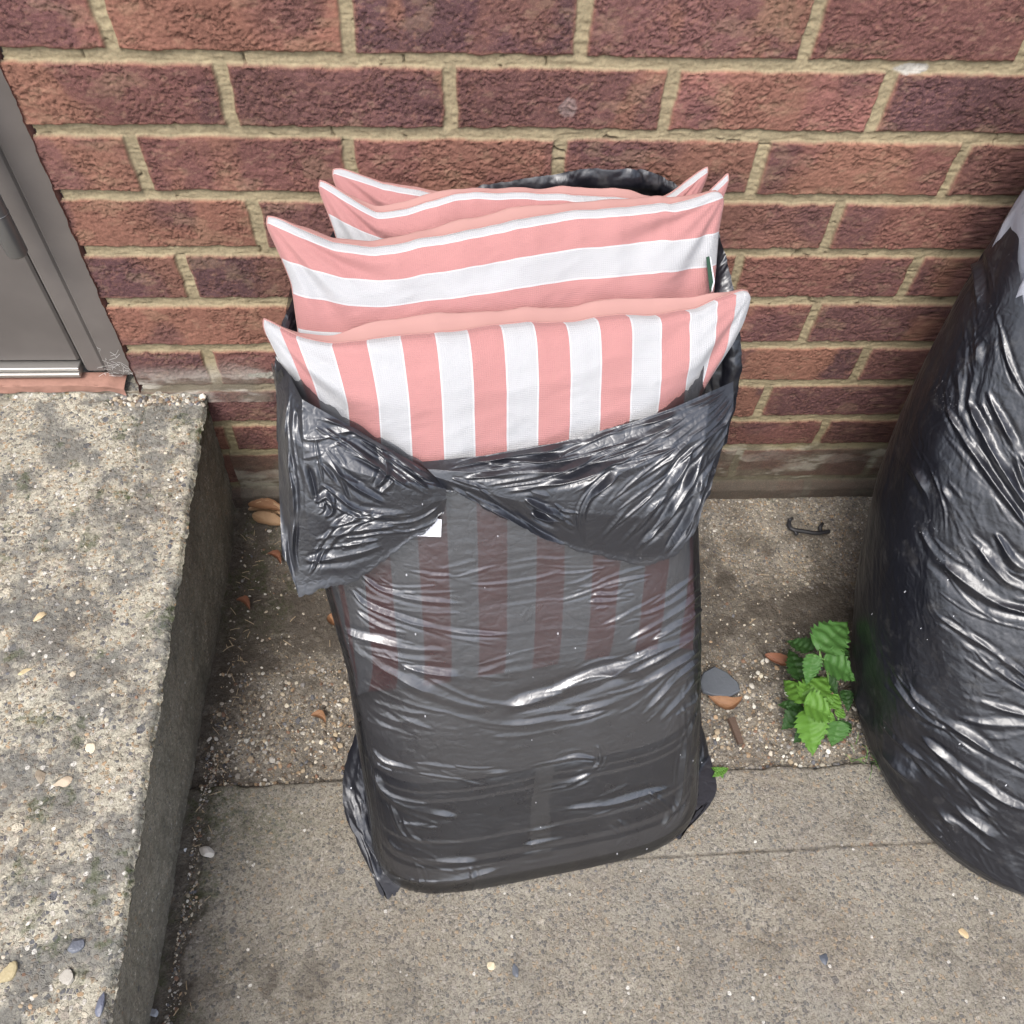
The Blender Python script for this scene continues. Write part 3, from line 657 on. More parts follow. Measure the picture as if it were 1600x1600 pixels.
def patch(cols, nu=260, nv=220):
    """cols: [(u,(x,y,n) top ... bottom)] -> grid over the leaning face, photo pixel outline, depth n"""
    us = np.linspace(0, 1, nu); U = np.array([c[0] for c in cols]); K = len(cols[0][1])
    ctr = np.zeros((nu, K, 3))
    for k in range(K):
        pts = np.array([c[1][k] for c in cols], float)
        for j in range(3): ctr[:, k, j] = np.interp(us, U, pts[:, j])
        for _ in range(3): ctr[1:-1, k] = (ctr[:-2, k]+2*ctr[1:-1, k]+ctr[2:, k])/4
    vs = np.linspace(0, 1, nv); kk = np.linspace(0, 1, K); G = np.zeros((nu, nv, 3))
    for i in range(nu):
        for j in range(3): G[i, :, j] = np.interp(vs, kk, ctr[i, :, j])
    for _ in range(6): G[:, 1:-1] = (G[:, :-2]+2*G[:, 1:-1]+G[:, 2:])/4
    return G
def to_world(G):
    d = CF + CR*((G[..., 0:1]-800)/FPX) - CU*((G[..., 1:2]-800)/FPX)
    t = (((O1-CC) @ EN)+G[..., 2:3])/(d @ EN)[..., None]
    return CC+d*t
def flap(name, cols, lines, crump=1., amp=1., nu=420, nv=320, extra=None, mat='film_flap'):
    G = patch(cols, nu, nv)
    # ragged torn edge
    u = np.linspace(0, 1, nu)[:, None]; v = np.linspace(0, 1, nv)[None]
    G[..., 1] += 12*(fbm(u*22, u*0, 4)-.5)*sm(.85, 1, v)
    G[..., 2] += .0012*np.exp(-((1-v)/.03)**2)*1.0
    P = to_world(G); px = G[..., :2].reshape(-1, 2)
    H = amp*folds(px, lines, prof=1.0).reshape(nu, nv)
    x = G[..., 0]; y = G[..., 1]
    cr = (ridged(x*.022+1.2*fbm(x*.012, y*.012, 2), y*.034+1.2*fbm(x*.012+9, y*.012, 2), 4, .55)-.55)*1.5*crump
    cr2 = (fbm(x*.008, y*.008+3, 3)-.5)*6*crump
    H = H+cr+cr2
    H = H*sm(0, .03, v)+0
    N = EN
    P = P+N*(H*.001)[..., None]
    # keep it in front of the film below
    raw_mesh(name, P.reshape(-1, 3), grid_faces(nu, nv), M[mat], bag, True)
flap('flap', [(0, [(431, 560, -.050), (433, 650, -.035), (436, 760, -.015), (440, 862, .010)]),
              (.12, [(452, 585, -.020), (450, 680, .004), (452, 800, .012), (466, 931, .016)]),
              (.22, [(472, 624, .004), (474, 700, .016), (478, 800, .020), (500, 921, .016)]),
              (.38, [(528, 655, .006), (528, 730, .022), (535, 820, .022), (560, 906, .014)]),
              (.6, [(600, 696, .006), (600, 750, .024), (606, 810, .020), (617, 862, .014)]),
              (.82, [(655, 727, .006), (657, 755, .022), (660, 790, .020), (662, 833, .014)]),
              (1, [(690, 752, .006), (697, 764, .016), (698, 780, .016), (694, 800, .012)])],
     [(5, 8, [(455, 640), (500, 655), (560, 690), (640, 735), (690, 762)]), (4, 7, [(470, 625), (560, 682), (680, 750)]), (5, 9, [(468, 690), (510, 690), (560, 682)]),
      (-4, 8, [(462, 640), (474, 720), (482, 790)]), (3.5, 6, [(500, 720), (540, 760), (600, 790)]), (3, 5, [(490, 760), (560, 800), (650, 800)]), (2.5, 5, [(480, 900), (520, 840), (600, 800)]), (4, 7, [(478, 790), (500, 780), (510, 800), (495, 815)]),
      (3, 7, [(590, 700), (600, 740), (580, 770)]), (4, 9, [(500, 830), (560, 810), (640, 800), (690, 775)]), (3, 7, [(480, 850), (550, 830), (620, 820)]), (3, 8, [(470, 880), (540, 870), (600, 850)]), (4, 6, [(446, 620), (444, 720), (446, 850), (462, 900)]),
      (3, 5, [(500, 668), (560, 720), (640, 765)]), (2.5, 4, [(560, 700), (610, 730), (670, 765)]), (2.5, 5, [(500, 700), (520, 740), (540, 790)])], .55)
RF = [(3.6, 5, [(1136, 603), (1000, 668), (860, 708), (700, 735)]), (3.6, 6, [(1134, 607), (1020, 680), (880, 735), (720, 752)]), (4, 7, [(1133, 611), (1030, 690), (930, 740), (800, 772)]), (4.6, 7, [(1132, 615), (1040, 705), (950, 760), (920, 800), (922, 850)]),
      (4.6, 7, [(1135, 620), (1060, 710), (990, 790), (945, 850)]), (4.4, 7, [(1138, 625), (1080, 715), (1020, 800), (975, 860)]), (4.2, 7, [(1142, 630), (1100, 715), (1050, 800), (1000, 870)]), (3.6, 6, [(1145, 640), (1110, 730), (1075, 810), (1040, 870)]), (3, 6, [(1146, 650), (1122, 730), (1098, 790)]),
      (3, 6, [(830, 780), (880, 800), (920, 830)]), (3, 6, [(700, 760), (760, 790), (850, 830), (900, 850)]), (3, 6, [(840, 800), (890, 812), (916, 822)]), (2.4, 5, [(760, 730), (840, 726), (920, 712)])]
flap('flap', [(0, [(655, 722, .004), (668, 733, .012), (680, 745, .014), (694, 764, .010)]),
              (.2, [(755, 712, .005), (762, 740, .018), (775, 775, .020), (792, 810, .012)]),
              (.42, [(870, 692, .005), (875, 740, .022), (885, 800, .022), (893, 858, .012)]),
              (.66, [(990, 659, .005), (995, 730, .026), (1003, 810, .026), (1012, 886, .012)]),
              (.78, [(1050, 638, .004), (1050, 710, .024), (1052, 790, .026), (1052, 872, .014)]),
              (.9, [(1110, 612, -.004), (1102, 680, .016), (1094, 760, .020), (1086, 830, .014)]),
              (1, [(1146, 596, -.024), (1146, 640, -.008), (1130, 695, .004), (1110, 765, .008)])], RF, .3, 1.35)
# the slack rim standing up behind and beside the cushions
def rim_sheet():
    K = [((432, 690), (470, 700), -.270), ((428, 620), (468, 640), -.262), ((431, 560), (470, 590), -.245), ((440, 505), (482, 540), -.215), ((455, 462), (500, 505), -.180), ((492, 420), (540, 470), -.130), ((526, 344), (560, 420), -.075),
         ((556, 322), (590, 400), -.030), ((640, 318), (650, 400), -.020), ((740, 292), (745, 380), -.018), ((800, 282), (805, 380), -.018), ((868, 274), (870, 370), -.018), ((905, 266), (905, 370), -.020), ((985, 263), (985, 370), -.020), ((1022, 270), (1020, 370), -.020), ((1050, 284), (1040, 370), -.024),
         ((1086, 318), (1010, 420), -.045), ((1112, 345), (1030, 430), -.075), ((1128, 385), (1040, 450), -.105), ((1142, 430), (1045, 480), -.135), ((1152, 490), (1055, 520), -.165), ((1158, 560), (1065, 580), -.190), ((1152, 625), (1070, 640), -.205), ((1136, 690), (1100, 700), -.215)]
    nu, nv = 700, 60; ts = np.linspace(0, len(K)-1, nu); A = np.array([on(*k[0], 1, k[2]) for k in K]); B = np.array([on(*k[1], 1, k[2]+.004) for k in K])
    sA = np.stack([np.interp(ts, range(len(K)), A[:, j]) for j in range(3)], -1); sB = np.stack([np.interp(ts, range(len(K)), B[:, j]) for j in range(3)], -1)
    for _ in range(60): sA[1:-1] = (sA[:-2]+2*sA[1:-1]+sA[2:])/4; sB[1:-1] = (sB[:-2]+2*sB[1:-1]+sB[2:])/4
    v = np.linspace(0, 1, nv)[None, :, None]; P = sA[:, None]*(1-v)+sB[:, None]*v; t = ts[:, None]; w_ = v[..., 0]
    P[..., 1] += -.006*np.sin(math.pi*np.clip(w_*3, 0, 1))+.007*(ridged(t*1.0+w_*.5, w_*2+2, 4, .5)-.55)
    P[..., 2] += .004*(fbm(t*4, w_*2, 4)-.5)*(1-w_)
    P[..., 0] += .006*(ridged(t*1.1+5, w_*4, 3)-.5)
    P[..., 1] = np.minimum(P[..., 1], -.006)
    raw_mesh('rim', P.reshape(-1, 3), grid_faces(nu, nv), M['film_dark'], bag, True)
rim_sheet()
# bottom corners of the bag pressed flat against the ground
def corner(pts_in, pts_out, ysh):
    nu, nv = 90, 50; a = smooth_line(pts_in, 60); b = smooth_line(pts_out, 60)
    f = lambda L: np.stack([np.interp(np.linspace(0, 1, nu), np.linspace(0, 1, len(L)), L[:, j]) for j in range(L.shape[1])], -1)
    A = f(a); B = f(b); v = np.linspace(0, 1, nv)[None, :, None]
    P = A[:, None]*(1-v)+B[:, None]*v
    u = np.linspace(0, 1, nu)[:, None]; w_ = v[..., 0]
    P[..., 1] += .016*(ridged(u*6+3*w_, w_*3+ysh, 4)-.5)*np.sin(math.pi*w_)+.014*np.sin(math.pi*w_)*-1
    P[..., 0] += .006*(fbm(u*9, w_*5+ysh, 3)-.5)
    P[..., 2] = np.maximum(P[..., 2], .003)
    raw_mesh('corner_fold', P.reshape(-1, 3), grid_faces(nu, nv), M['film_dark'], bag, True)
corner([face(600, 1110, -.07), face(610, 1200, -.07), face(618, 1290, -.05), face(632, 1385, -.010)], [face(566, 1124, -.085), face(539, 1200, -.08), face(541, 1275, -.055), face(596, 1400, -.006)], 1.)
corner([face(1070, 1100, -.07), face(1066, 1170, -.07), face(1058, 1240, -.05), face(1030, 1296, -.014)], [face(1093, 1106, -.085), face(1108, 1185, -.08), face(1108, 1255, -.05), face(1066, 1306, -.010)], 4.)

M['seam'] = plain('rose stitching', (.36, .19, .175), .8)
# ================================================================= striped cushions
def inside_body(P, inset=.006):
    """press points below the bag's mouth back inside the film"""
    d = P-O1; a = d @ ES; h = d @ EH; z = P[..., 2]
    hw = np.interp(z, [0, .03, .10, .25, .40, .52, .66], [.213, .215, .213, .211, .213, .218, .220])-inset
    cx = np.interp(z, [0, .1, .25, .4, .52, .66], [.004, .006, .007, -.004, -.006, -.010])
    yf = z*math.tan(TILT)+inset-BELLY(z); yb = np.minimum(yf+.235-2*inset, .562-inset); yb = np.maximum(yb, yf+.06)
    X = (a-cx)/hw; Y = (h-(yf+yb)/2)/((yb-yf)/2)
    r = (np.abs(X)**4.2+np.abs(Y)**4.2)**(1/4.2)
    k = np.where(r > 1, 1/np.maximum(r, 1e-6), 1.)
    f = sm(.565, .49, z); k = 1+(k-1)*f
    a2 = cx+(a-cx)*k; h2 = (yf+yb)/2+(h-(yf+yb)/2)*k
    return O1+a2[..., None]*ES+h2[..., None]*EH+z[..., None]*np.array([0, 0, 1.])
def cushion(label, tl, tr, height, bf, bb, mat, seed, sag=None, lift=.02, k=.11, fwd=.0, clampf=True, kin=.115, kR=None):
    """tl/tr: world points of the top ear tips. bf/bb: bulge of front and back (m)"""
    tl = np.array(tl); tr = np.array(tr); s_ = tr-tl; W = np.linalg.norm(s_); s_ /= W
    t_ = ET-s_*(ET @ s_); t_ /= np.linalg.norm(t_); n_ = np.cross(s_, t_)
    top = (tl+tr)/2
    root = thing('cushion', label, 'cushion', tuple(top-t_*height), 'striped cushions stuffed in the open bag')
    N_ = 200; u = np.linspace(-1, 1, N_); U, V_ = np.meshgrid(u, u)          # V_=1 top
    ang = U; A = W/2
    # ears: edges pulled in between the corners
    cc_ = np.hypot(np.clip(np.abs(U)-.90, 0, 1), np.clip(np.abs(V_)-.90, 0, 1))/.10; cr_ = 1-.040*np.clip(cc_-.9, 0, .52)/.52
    cr_ = cr_/.964
    kr = k if kR is None else kR; kk_ = np.where(U > 0, kr, k); s0 = np.where(U > 0, .78 if kR is not None else .68, .68)
    px_ = A*U*cr_*(1-kk_*(1-np.clip((np.abs(V_)-s0)/(1-s0), 0, 1)**1.2)*np.abs(U)**2)
    py_ = height/2*V_*cr_*(1-kin*(1-np.clip((np.abs(U)-.72)/.28, 0, 1)**1.2)*np.abs(V_)**2)
    if sag is not None:
        sg = np.interp(U, sag[0], sag[1]); 
        for _ in range(20): sg[:, 1:-1] = (sg[:, :-2]+2*sg[:, 1:-1]+sg[:, 2:])/4
        py_ = py_+sg*sm(.2, 1, V_)
    wav = .0035*(fbm(U*5+seed, U*0+seed, 3)-.5)*2*sm(.3, 1, V_)*(1-np.abs(U)**4)
    py_ = py_+wav
    eu = 1-np.abs(U)**2.6; ev = 1-np.abs(V_)**2.6
    prof = np.clip(np.minimum(eu, 1), 0, 1)**.42*np.clip(ev, 0, 1)**.42
    # gathers running in from the corners and the top seam
    r1 = np.hypot(U-1, V_-1); r2 = np.hypot(U+1, V_-1); g = 0
    for rr, th in ((r1, np.arctan2(V_-1, U-1)), (r2, np.arctan2(V_-1, -U-1))):
        g = g+.0045*np.exp(-((rr-.38)/.24)**2)*np.sin(th*9+seed)*1.2+.003*np.exp(-((rr-.25)/.2)**2)*np.sin(th*17+seed*2)
    g = g+.0022*(ridged(U*17+seed+2*fbm(U*5, V_*2, 2), V_*2.2+seed, 3)-.5)*np.exp(-((1-V_)/.10))*2+.0030*(ridged(U*3.5+V_*2+seed*2, V_*5-U*1.5, 3, .6)-.55)*1.6
    g = g+.0045*(ridged(U*6+seed, V_*1.2+seed, 2)-.5)*np.exp(-((1-V_)/.16)**1)*(V_ > -2)*2
    g = g+.003*(fbm(U*3+seed*3, V_*3, 3)-.5)*2
    seamn = fwd*sm(.2, 1, V_)*(1-np.abs(U)**6)+.004*(fbm(U*4+seed, V_*0, 2)-.5)*(1-U**4)
    for side, nm, mt in ((1, 'front_cover', mat), (-1, 'back_cover', M['peach'])):
        b = bf if side > 0 else -bb
        n = seamn+b*prof+g*prof*(1 if side > 0 else -.7)
        yy = py_.copy()
        if side < 0:
            wgt = np.sin(math.pi*np.clip((1-V_)/.5, 0, 1))*np.exp(-(1-V_)/.14)*1.9
            yy = yy+lift*wgt*(1-np.abs(U)**5)*(.75+.5*fbm(U*4+seed, U*0, 2))
        P = top+(px_)[..., None]*s_+(yy-height/2)[..., None]*t_+n[..., None]*n_
        if clampf: P = inside_body(P)
        P[..., 1] = np.minimum(P[..., 1], -.008)
        uv = np.stack([(U+1)/2, (1-V_)/2], -1).reshape(-1, 2)
        F = grid_faces(N_, N_)
        raw_mesh(nm, P.reshape(-1, 3), F if side > 0 else F[:, ::-1], mt, root, True, None, uv)
    # stitched seam running round the edge
    Pf = top+(px_)[..., None]*s_+(py_-height/2)[..., None]*t_+seamn[..., None]*n_
    Pf = inside_body(Pf); Pf[..., 1] = np.minimum(Pf[..., 1], -.009)
    path = np.vstack([Pf[20::3, 0], Pf[-1, ::3], Pf[:20:-3, -1]])
    keep = np.r_[True, np.linalg.norm(np.diff(path, axis=0), axis=1) > 1e-4]; path = path[keep]
    b = MB(); b.tube(path, .0010, 6); b.build('seam', M['seam'], root, True)
    return root
def yp(x, y, Y): return on(x, y, 1, Y)
c4 = cushion('rearmost pink and white striped cushion, nearest the wall, only its top edge and ears showing', yp(520, 264, -.052), yp(1106, 260, -.035), .40, .020, .016, M['st_h'], 1.3, ([-1, -.75, -.2, .0, .4, .75, 1], [0, .004, -.016, -.012, -.008, -.014, 0]), .016, .10, .0)
c3 = cushion('second striped cushion from the wall, with pointed white ears at both ends', yp(499, 281, -.095), yp(1138, 270, -.066), .42, .020, .016, M['st_h'], 2.1, ([-1, -.7, -.3, .0, .5, .8, 1], [0, -.012, .004, .002, -.004, -.020, 0]), .028, .09, .004)
c2 = cushion('cushion with wide horizontal stripes behind the upright striped one, white ear on the left', yp(417, 337, -.165), yp(1126, 300, -.098), .43, .030, .022, M['st_h2'], 3.7, ([-1, -.8, -.55, -.2, .3, .7, 1], [0, -.004, -.012, -.002, .010, .014, 0]), .032, .09, .008, kR=.03)
c1 = cushion('front cushion with upright pink and white stripes, white tips pointing outwards', yp(411, 497, -.245), yp(1169, 454, -.175), .455, .046, .030, M['st_v'], 5.2, ([-1, -.85, -.6, 0, .5, .8, 1], [0, -.008, -.002, .005, .006, .010, 0]), .042, .10, .014, kR=.055)
# green care label on the side seam of the horizontal striped cushion
M['green'] = plain('dark green woven label', (.02, .06, .035), .7); M['white'] = plain('white card', (.78, .79, .85), .6)
b = MB(); p0 = yp(1106, 412, -.150); p1 = yp(1112, 452, -.165)
def quad(b, pts, th=.0006):
    P = np.array(pts); n = np.cross(P[1]-P[0], P[2]-P[1]); n /= np.linalg.norm(n)
    V = np.vstack([P, P-n*th]); b.add(V, [[0, 1, 2, 3], [7, 6, 5, 4], [0, 4, 5, 1], [1, 5, 6, 2], [2, 6, 7, 3], [3, 7, 4, 0]])
quad(b, [yp(1103, 402, -.150), yp(1108, 400, -.148), yp(1114, 440, -.160), yp(1109, 458, -.168)]); b.build('care_label', M['green'], c2)
b = MB(); quad(b, [yp(1108, 400, -.1475), yp(1110, 402, -.147), yp(1116, 440, -.1585), yp(1112, 456, -.166)]); b.build('label_border', M['white'], c2)

# paper tag peeping out under the left flap
b = MB(); P = [face(632, 800, .0065), face(690, 812, .0065), face(689, 839, .0060), face(634, 837, .0060)]
quad(b, P[::-1]); o = b.build('paper_tag', M['white'], None); tag(o, 'small white paper tag peeping out from under the folded bag rim', 'tag')

# grey blanket filling the bottom of the bag, seen through the film
def blanket():
    s = NT('grey striped blanket'); sp = s.n('SeparateXYZ', None, Vector=s.pos()); z = sp.outputs[2]
    zz = s.math('MULTIPLY_ADD', s.noise(s.pos(), 8, 2), .01, z)
    L = (.20, .192, .195); D = (.045, .046, .062)
    st = [(0, L), (.035, L), (.045, D), (.052, L), (.060, D), (.075, D), (.082, L), (.086, D), (.11, D), (.135, D), (.138, L), (.142, D), (.150, L), (.153, D), (.160, D), (.163, L)]
    st = [(p/.3, c) for p, c in st]
    c = s.ramp(zz, [(p, c) for p, c in st], 'CONSTANT')
    nd = c.node; mr = s.n('MapRange', None, Value=zz, _1=0., _2=.3, _3=0., _4=1.); s.t.links.new(mr.outputs[0], nd.inputs[0])
    s.set(Base_Color=c, Roughness=.95); return s.m
M['blanket'] = blanket()
n, m = 90, 160
ph = np.linspace(0, 2*math.pi, m, endpoint=False); v = np.linspace(0, 1, n)[:, None]
Z = .012+.222*(v**.9)*np.ones(m); PH = np.ones((n, 1))*ph
P = body1(Z, PH, .007); cen = P.mean(1, keepdims=True); sh = (1-sm(.85, 1, v)*.25)[..., None]
P = cen+(P-cen)*sh
P[..., 2] += 0
V = np.vstack([P.reshape(-1, 3), P[0].mean(0), P[-1].mean(0)+np.array([0, 0, .006])])
o = raw_mesh('blanket', V, [grid_faces(n, m, True), np.r_[np.stack([np.full(m, n*m), (np.arange(m)+1) % m, np.arange(m)], -1), np.stack([np.full(m, n*m+1), (n-1)*m+np.arange(m), (n-1)*m+(np.arange(m)+1) % m], -1)]], M['blanket'])
tag(o, 'grey blanket with dark bands showing dimly through the bottom of the black bag', 'blanket')
zs = np.linspace(.035, .165, 40); pp = np.linspace(math.radians(72), math.radians(108), 2000)
row = lambda z: project(body1(np.full(2000, z), pp, .004))[:, 0]
Vs = []
for z in zs:
    x = row(z); 
    for tx in (834, 863): q = pp[np.argmin(np.abs(x-(tx-6*math.sin((z-.035)*30))))]; Vs.append(body1(np.array([z]), np.array([q]), .004)[0])
Vs = np.array(Vs); ob = raw_mesh('strap', Vs, grid_faces(40, 2), plain('grey webbing strap', (.15, .145, .145), .8), None)
ob.parent = o

# ================================================================= second bag at the right edge
bag2 = thing('bin_bag', 'full black bin bag at the right, cut off by the picture edge, holding white pillows', 'bin bag', (.70, -.36, 0))
F2 = [(5, 9, [(1530, 365), (1533, 450), (1530, 560), (1512, 640)]), (4, 7, [(1500, 540), (1505, 600), (1500, 640)]), (5, 9, [(1545, 600), (1575, 690), (1600, 740)]), (6, 10, [(1515, 610), (1540, 700), (1575, 770), (1620, 830)]), (4, 8, [(1480, 620), (1520, 720), (1570, 800), (1600, 840)]),
      (4, 8, [(1385, 668), (1415, 720), (1445, 790), (1455, 850)]), (4, 8, [(1460, 760), (1480, 800), (1500, 860)]), (6, 10, [(1425, 815), (1465, 870), (1530, 925), (1620, 955)]), (5, 8, [(1480, 800), (1510, 850), (1555, 900), (1620, 925)]), (4, 8, [(1540, 840), (1570, 880), (1620, 900)]),
      (4, 7, [(1365, 1005), (1400, 1065), (1450, 1120), (1500, 1150)]), (7, 12, [(1345, 1075), (1365, 1140), (1420, 1215), (1500, 1300)]), (5, 9, [(1385, 1020), (1450, 1100), (1540, 1170), (1620, 1220)]), (5, 9, [(1440, 1150), (1500, 1210), (1570, 1260), (1620, 1280)]), (5, 9, [(1420, 1170), (1470, 1240), (1540, 1300), (1620, 1350)]),
      (4, 7, [(1500, 1120), (1550, 1135), (1620, 1140)]), (4, 7, [(1505, 1085), (1560, 1110), (1620, 1125)]), (3, 6, [(1470, 960), (1540, 1010), (1620, 1070)]), (3, 6, [(1500, 1000), (1560, 1050), (1620, 1090)]), (4, 7, [(1380, 1130), (1430, 1180), (1500, 1240), (1560, 1290)]), (3, 6, [(1560, 480), (1580, 560), (1610, 620)]), (3, 6, [(1570, 680), (1590, 760), (1620, 800)])]
def body2(z, phi, inset=0., e=2.2):
    xl = np.interp(z, [0, .03, .08, .18, .30, .42, .54, .66, .8], [.450, .434, .424, .408, .402, .412, .438, .465, .50])+inset
    xr = np.interp(z, [0, .1, .3, .66, .8], [.95, .99, 1.0, .93, .88])-inset
    yf = np.interp(z, [0, .04, .15, .3, .45, .6, .8], [-.665, -.675, -.61, -.49, -.37, -.26, -.12])+inset
    yb = np.interp(z, [0, .1, .3, .6, .8], [-.16, -.12, -.06, -.02, -.015])-inset
    c = np.cos(phi); s_ = np.sin(phi); sx = np.sign(c)*np.abs(c)**(2/e); sy = np.sign(s_)*np.abs(s_)**(2/e)
    return np.stack([(xl+xr)/2+(xr-xl)/2*sx, (yf+yb)/2-(yb-yf)/2*sy, z], -1)
def rim2(phi):
    c = np.cos(phi); f = np.sin(phi)
    return .650-.095*sm(-.4, .5, f)+.0*c+.02*(c < 0)*(-c)
def build_body2():
    n, m = 560, 1000
    ph = np.linspace(0, 2*math.pi, m, endpoint=False); v = np.linspace(0, 1, n)[:, None]*np.ones(m); PH = np.ones((n, 1))*ph
    Z = .004+(rim2(PH)+.006*(fbm(PH*9, PH*0+4, 3)-.5)*2)*v
    P = body2(Z, PH); N = grid_normals(P, True); c = P.reshape(-1, 3).mean(0)
    if ((N*(P-c)).sum(-1)).mean() < 0: N = -N
    px = project(P.reshape(-1, 3)); vis = ((N.reshape(-1, 3)*(CC-P.reshape(-1, 3))).sum(-1) > 0)
    H = (0.7*folds(px, F2, prof=1.1)*vis).reshape(n, m)
    a = PH*.3; d1 = a*1.0-Z*.55; d2 = a*.55+Z
    H = H+(ridged(d1*26+3*fbm(a*6, Z*6, 3), d2*9+3, 3, .55)-.55)*1.6*sm(.25, .7, fbm(a*7+3, Z*7, 3)+.15)+(ridged(a*60+3*fbm(a*30, Z*30, 2), Z*70, 3, .6)-.55)*1.0+(fbm(a*8, Z*8+9, 3)-.5)*10
    H = H*(.25+.75*sm(0, .12, 1-v))
    P = P+N*(H*.001)[..., None]
    P[..., 1] = np.minimum(P[..., 1], -.006); P[..., 2] = np.maximum(P[..., 2], .0025)
    V = P.reshape(-1, 3); bc = V[:m].mean(0); bc[2] = .002; V = np.vstack([V, bc])
    raw_mesh('bag_body', V, [grid_faces(n, m, True), np.stack([np.full(m, n*m), (np.arange(m)+1) % m, np.arange(m)], -1)], M['film_dark'], bag2, True)
build_body2()
# white pillow in clear wrapping standing in the second bag
M['pillow'] = plain('white quilted pillow', (.54, .56, .62), .8, spec=.2, bump=.3, bscale=90)
def superpillow(c, rx, ry, rz, k, seed, amp):
    nu, nv = 120, 160; th = np.linspace(-math.pi/2, math.pi/2, nu)[:, None]; ph = np.linspace(0, 2*math.pi, nv, endpoint=False)[None]
    f = lambda a, e: np.sign(a)*np.abs(a)**e
    X = f(np.cos(th), k)*f(np.cos(ph), k); Y = f(np.cos(th), k)*f(np.sin(ph), k); Z = f(np.sin(th), k)*np.ones_like(ph)
    r = 1+amp*(ridged(X*4+seed, Z*6+Y*3, 3)-.5)
    P = np.stack([c[0]+rx*X*r, c[1]+ry*Y*r+.30*(rz*Z)*0.5, c[2]+rz*Z*r], -1)
    P[..., 1] = np.minimum(P[..., 1], -.012)
    return P, grid_faces(nu, nv, True)
tp = thing('wrapped_pillow', 'white pillow in milky clear plastic standing in the black bag at right', 'pillow', (.70, -.15, .3))
P, F = superpillow((.692, -.15, .58), .222, .06, .22, .45, 2, .02); raw_mesh('pillow', P.reshape(-1, 3), F, M['pillow'], tp)
P, F = superpillow((.692, -.15, .58), .230, .070, .230, .42, 5, .10); raw_mesh('clear_wrapping', P.reshape(-1, 3), F, M['film_clear'], tp)

# ================================================================= small things on the ground
def rock(name, label, cat, px, z, size, col, flat=.5, seed=0, rough=.6, yaw=0., group=None, shape=None, disp=.25):
    """angular stone; px photo pixel of its middle"""
    c = np.array(on(px[0], px[1], 2, z)); r = np.random.default_rng(seed)
    nu, nv = 14, 20; th = np.linspace(-math.pi/2, math.pi/2, nu)[:, None]; ph = np.linspace(0, 2*math.pi, nv, endpoint=False)[None]
    D = np.stack([np.cos(th)*np.cos(ph), np.cos(th)*np.sin(ph), np.sin(th)*np.ones_like(ph)], -1)
    pl = r.normal(size=(9, 3)); pl /= np.linalg.norm(pl, axis=1, keepdims=True); off = r.uniform(.42, .85, 9)
    R = np.ones(D.shape[:2])
    for q, o_ in zip(pl, off):
        dt = D @ q; R = np.minimum(R, np.where(dt > .05, o_/np.maximum(dt, .05), 9))
    P = D*R[..., None]*(1+disp*.2*(r.random(R.shape)-.5))[..., None]*np.array([size[0]*.82, size[1]*.82, min(size)*flat*.7])
    cy, sy = math.cos(yaw), math.sin(yaw); P = np.stack([P[..., 0]*cy-P[..., 1]*sy, P[..., 0]*sy+P[..., 1]*cy, P[..., 2]], -1)
    c[2] = z+min(size)*flat*.10
    mt = plain('stone '+name+str(seed), col, rough, 0, .4, .4, 250, .22)
    o = raw_mesh(name, (P+c).reshape(-1, 3), grid_faces(nu, nv, True), mt, None, False); return tag(o, label, cat, group or 'loose pebbles and stone chips')
rock('flint_chip', 'blue grey flint chip on the step, third stone up from the bottom edge', 'stone', (118, 1476), ST+.001, (.0125, .009), (.11, .12, .145), .6, 1, .35, .3)
rock('flint_chip', 'long dark blue flint sliver on the step close to the bottom edge', 'stone', (156, 1568), ST+.001, (.005, .014), (.11, .12, .16), .7, 2, .35, .1)
rock('stone_chip', 'square pale grey stone chip set in the step', 'stone', (106, 1528), ST, (.010, .010), (.36, .34, .30), .5, 3, .6, .4)
rock('pebble', 'yellow ochre pebble at the lower left edge of the step', 'pebble', (12, 1522), ST+.001, (.009, .014), (.38, .32, .19), .7, 4, .5, -.3)
rock('pebble', 'oblong buff pebble on the step beside a browner round one', 'pebble', (97, 1222), ST, (.014, .008), (.38, .31, .23), .6, 5, .6, .3)
rock('pebble', 'round brown pebble on the step beside an oblong buff one', 'pebble', (63, 1213), ST, (.008, .012), (.24, .20, .15), .6, 6, .6, .1)
rock('pebble', 'cream pebble high on the left side of the step', 'pebble', (62, 965), ST, (.010, .008), (.5, .40, .25), .6, 7, .6, .5)
rock('pebble', 'thin yellowish pebble on the left edge of the step', 'pebble', (38, 1050), ST, (.011, .005), (.45, .37, .22), .6, 8, .6, .6)
rock('pebble', 'small pale pebble sunk in the middle of the step', 'pebble', (142, 1168), ST, (.007, .009), (.5, .44, .33), .6, 9, .6, 0)
rock('chalk_pebble', 'knobbly white chalk pebble on the pavement near the step', 'pebble', (322, 1333), .002, (.014, .010), (.55, .52, .47), .7, 10, .8, -.3)
rock('stone_chip', 'tiny white stone chip in the dirt at the foot of the step', 'stone', (291, 1328), -.004, (.005, .004), (.6, .62, .64), .8, 11)
rock('stone_chip', 'square blue grey chip at the bottom edge between step and pavement', 'stone', (240, 1583), .0, (.007, .007), (.30, .32, .36), .5, 12, .5, .1)
rock('flint_chip', 'small dark flint set in the pavement in front of the open bag', 'stone', (1289, 1497), .0, (.008, .011), (.07, .08, .10), .4, 13, .4, .3)
rock('pebble', 'small tan pebble in the pavement near the lower right', 'pebble', (1505, 1458), .0, (.006, .009), (.45, .34, .2), .5, 14, .6, .6)
rock('flint_chip', 'dark grey flint in the pavement below the open bag', 'stone', (805, 1516), .0, (.008, .010), (.10, .11, .13), .4, 15, .4, .3)
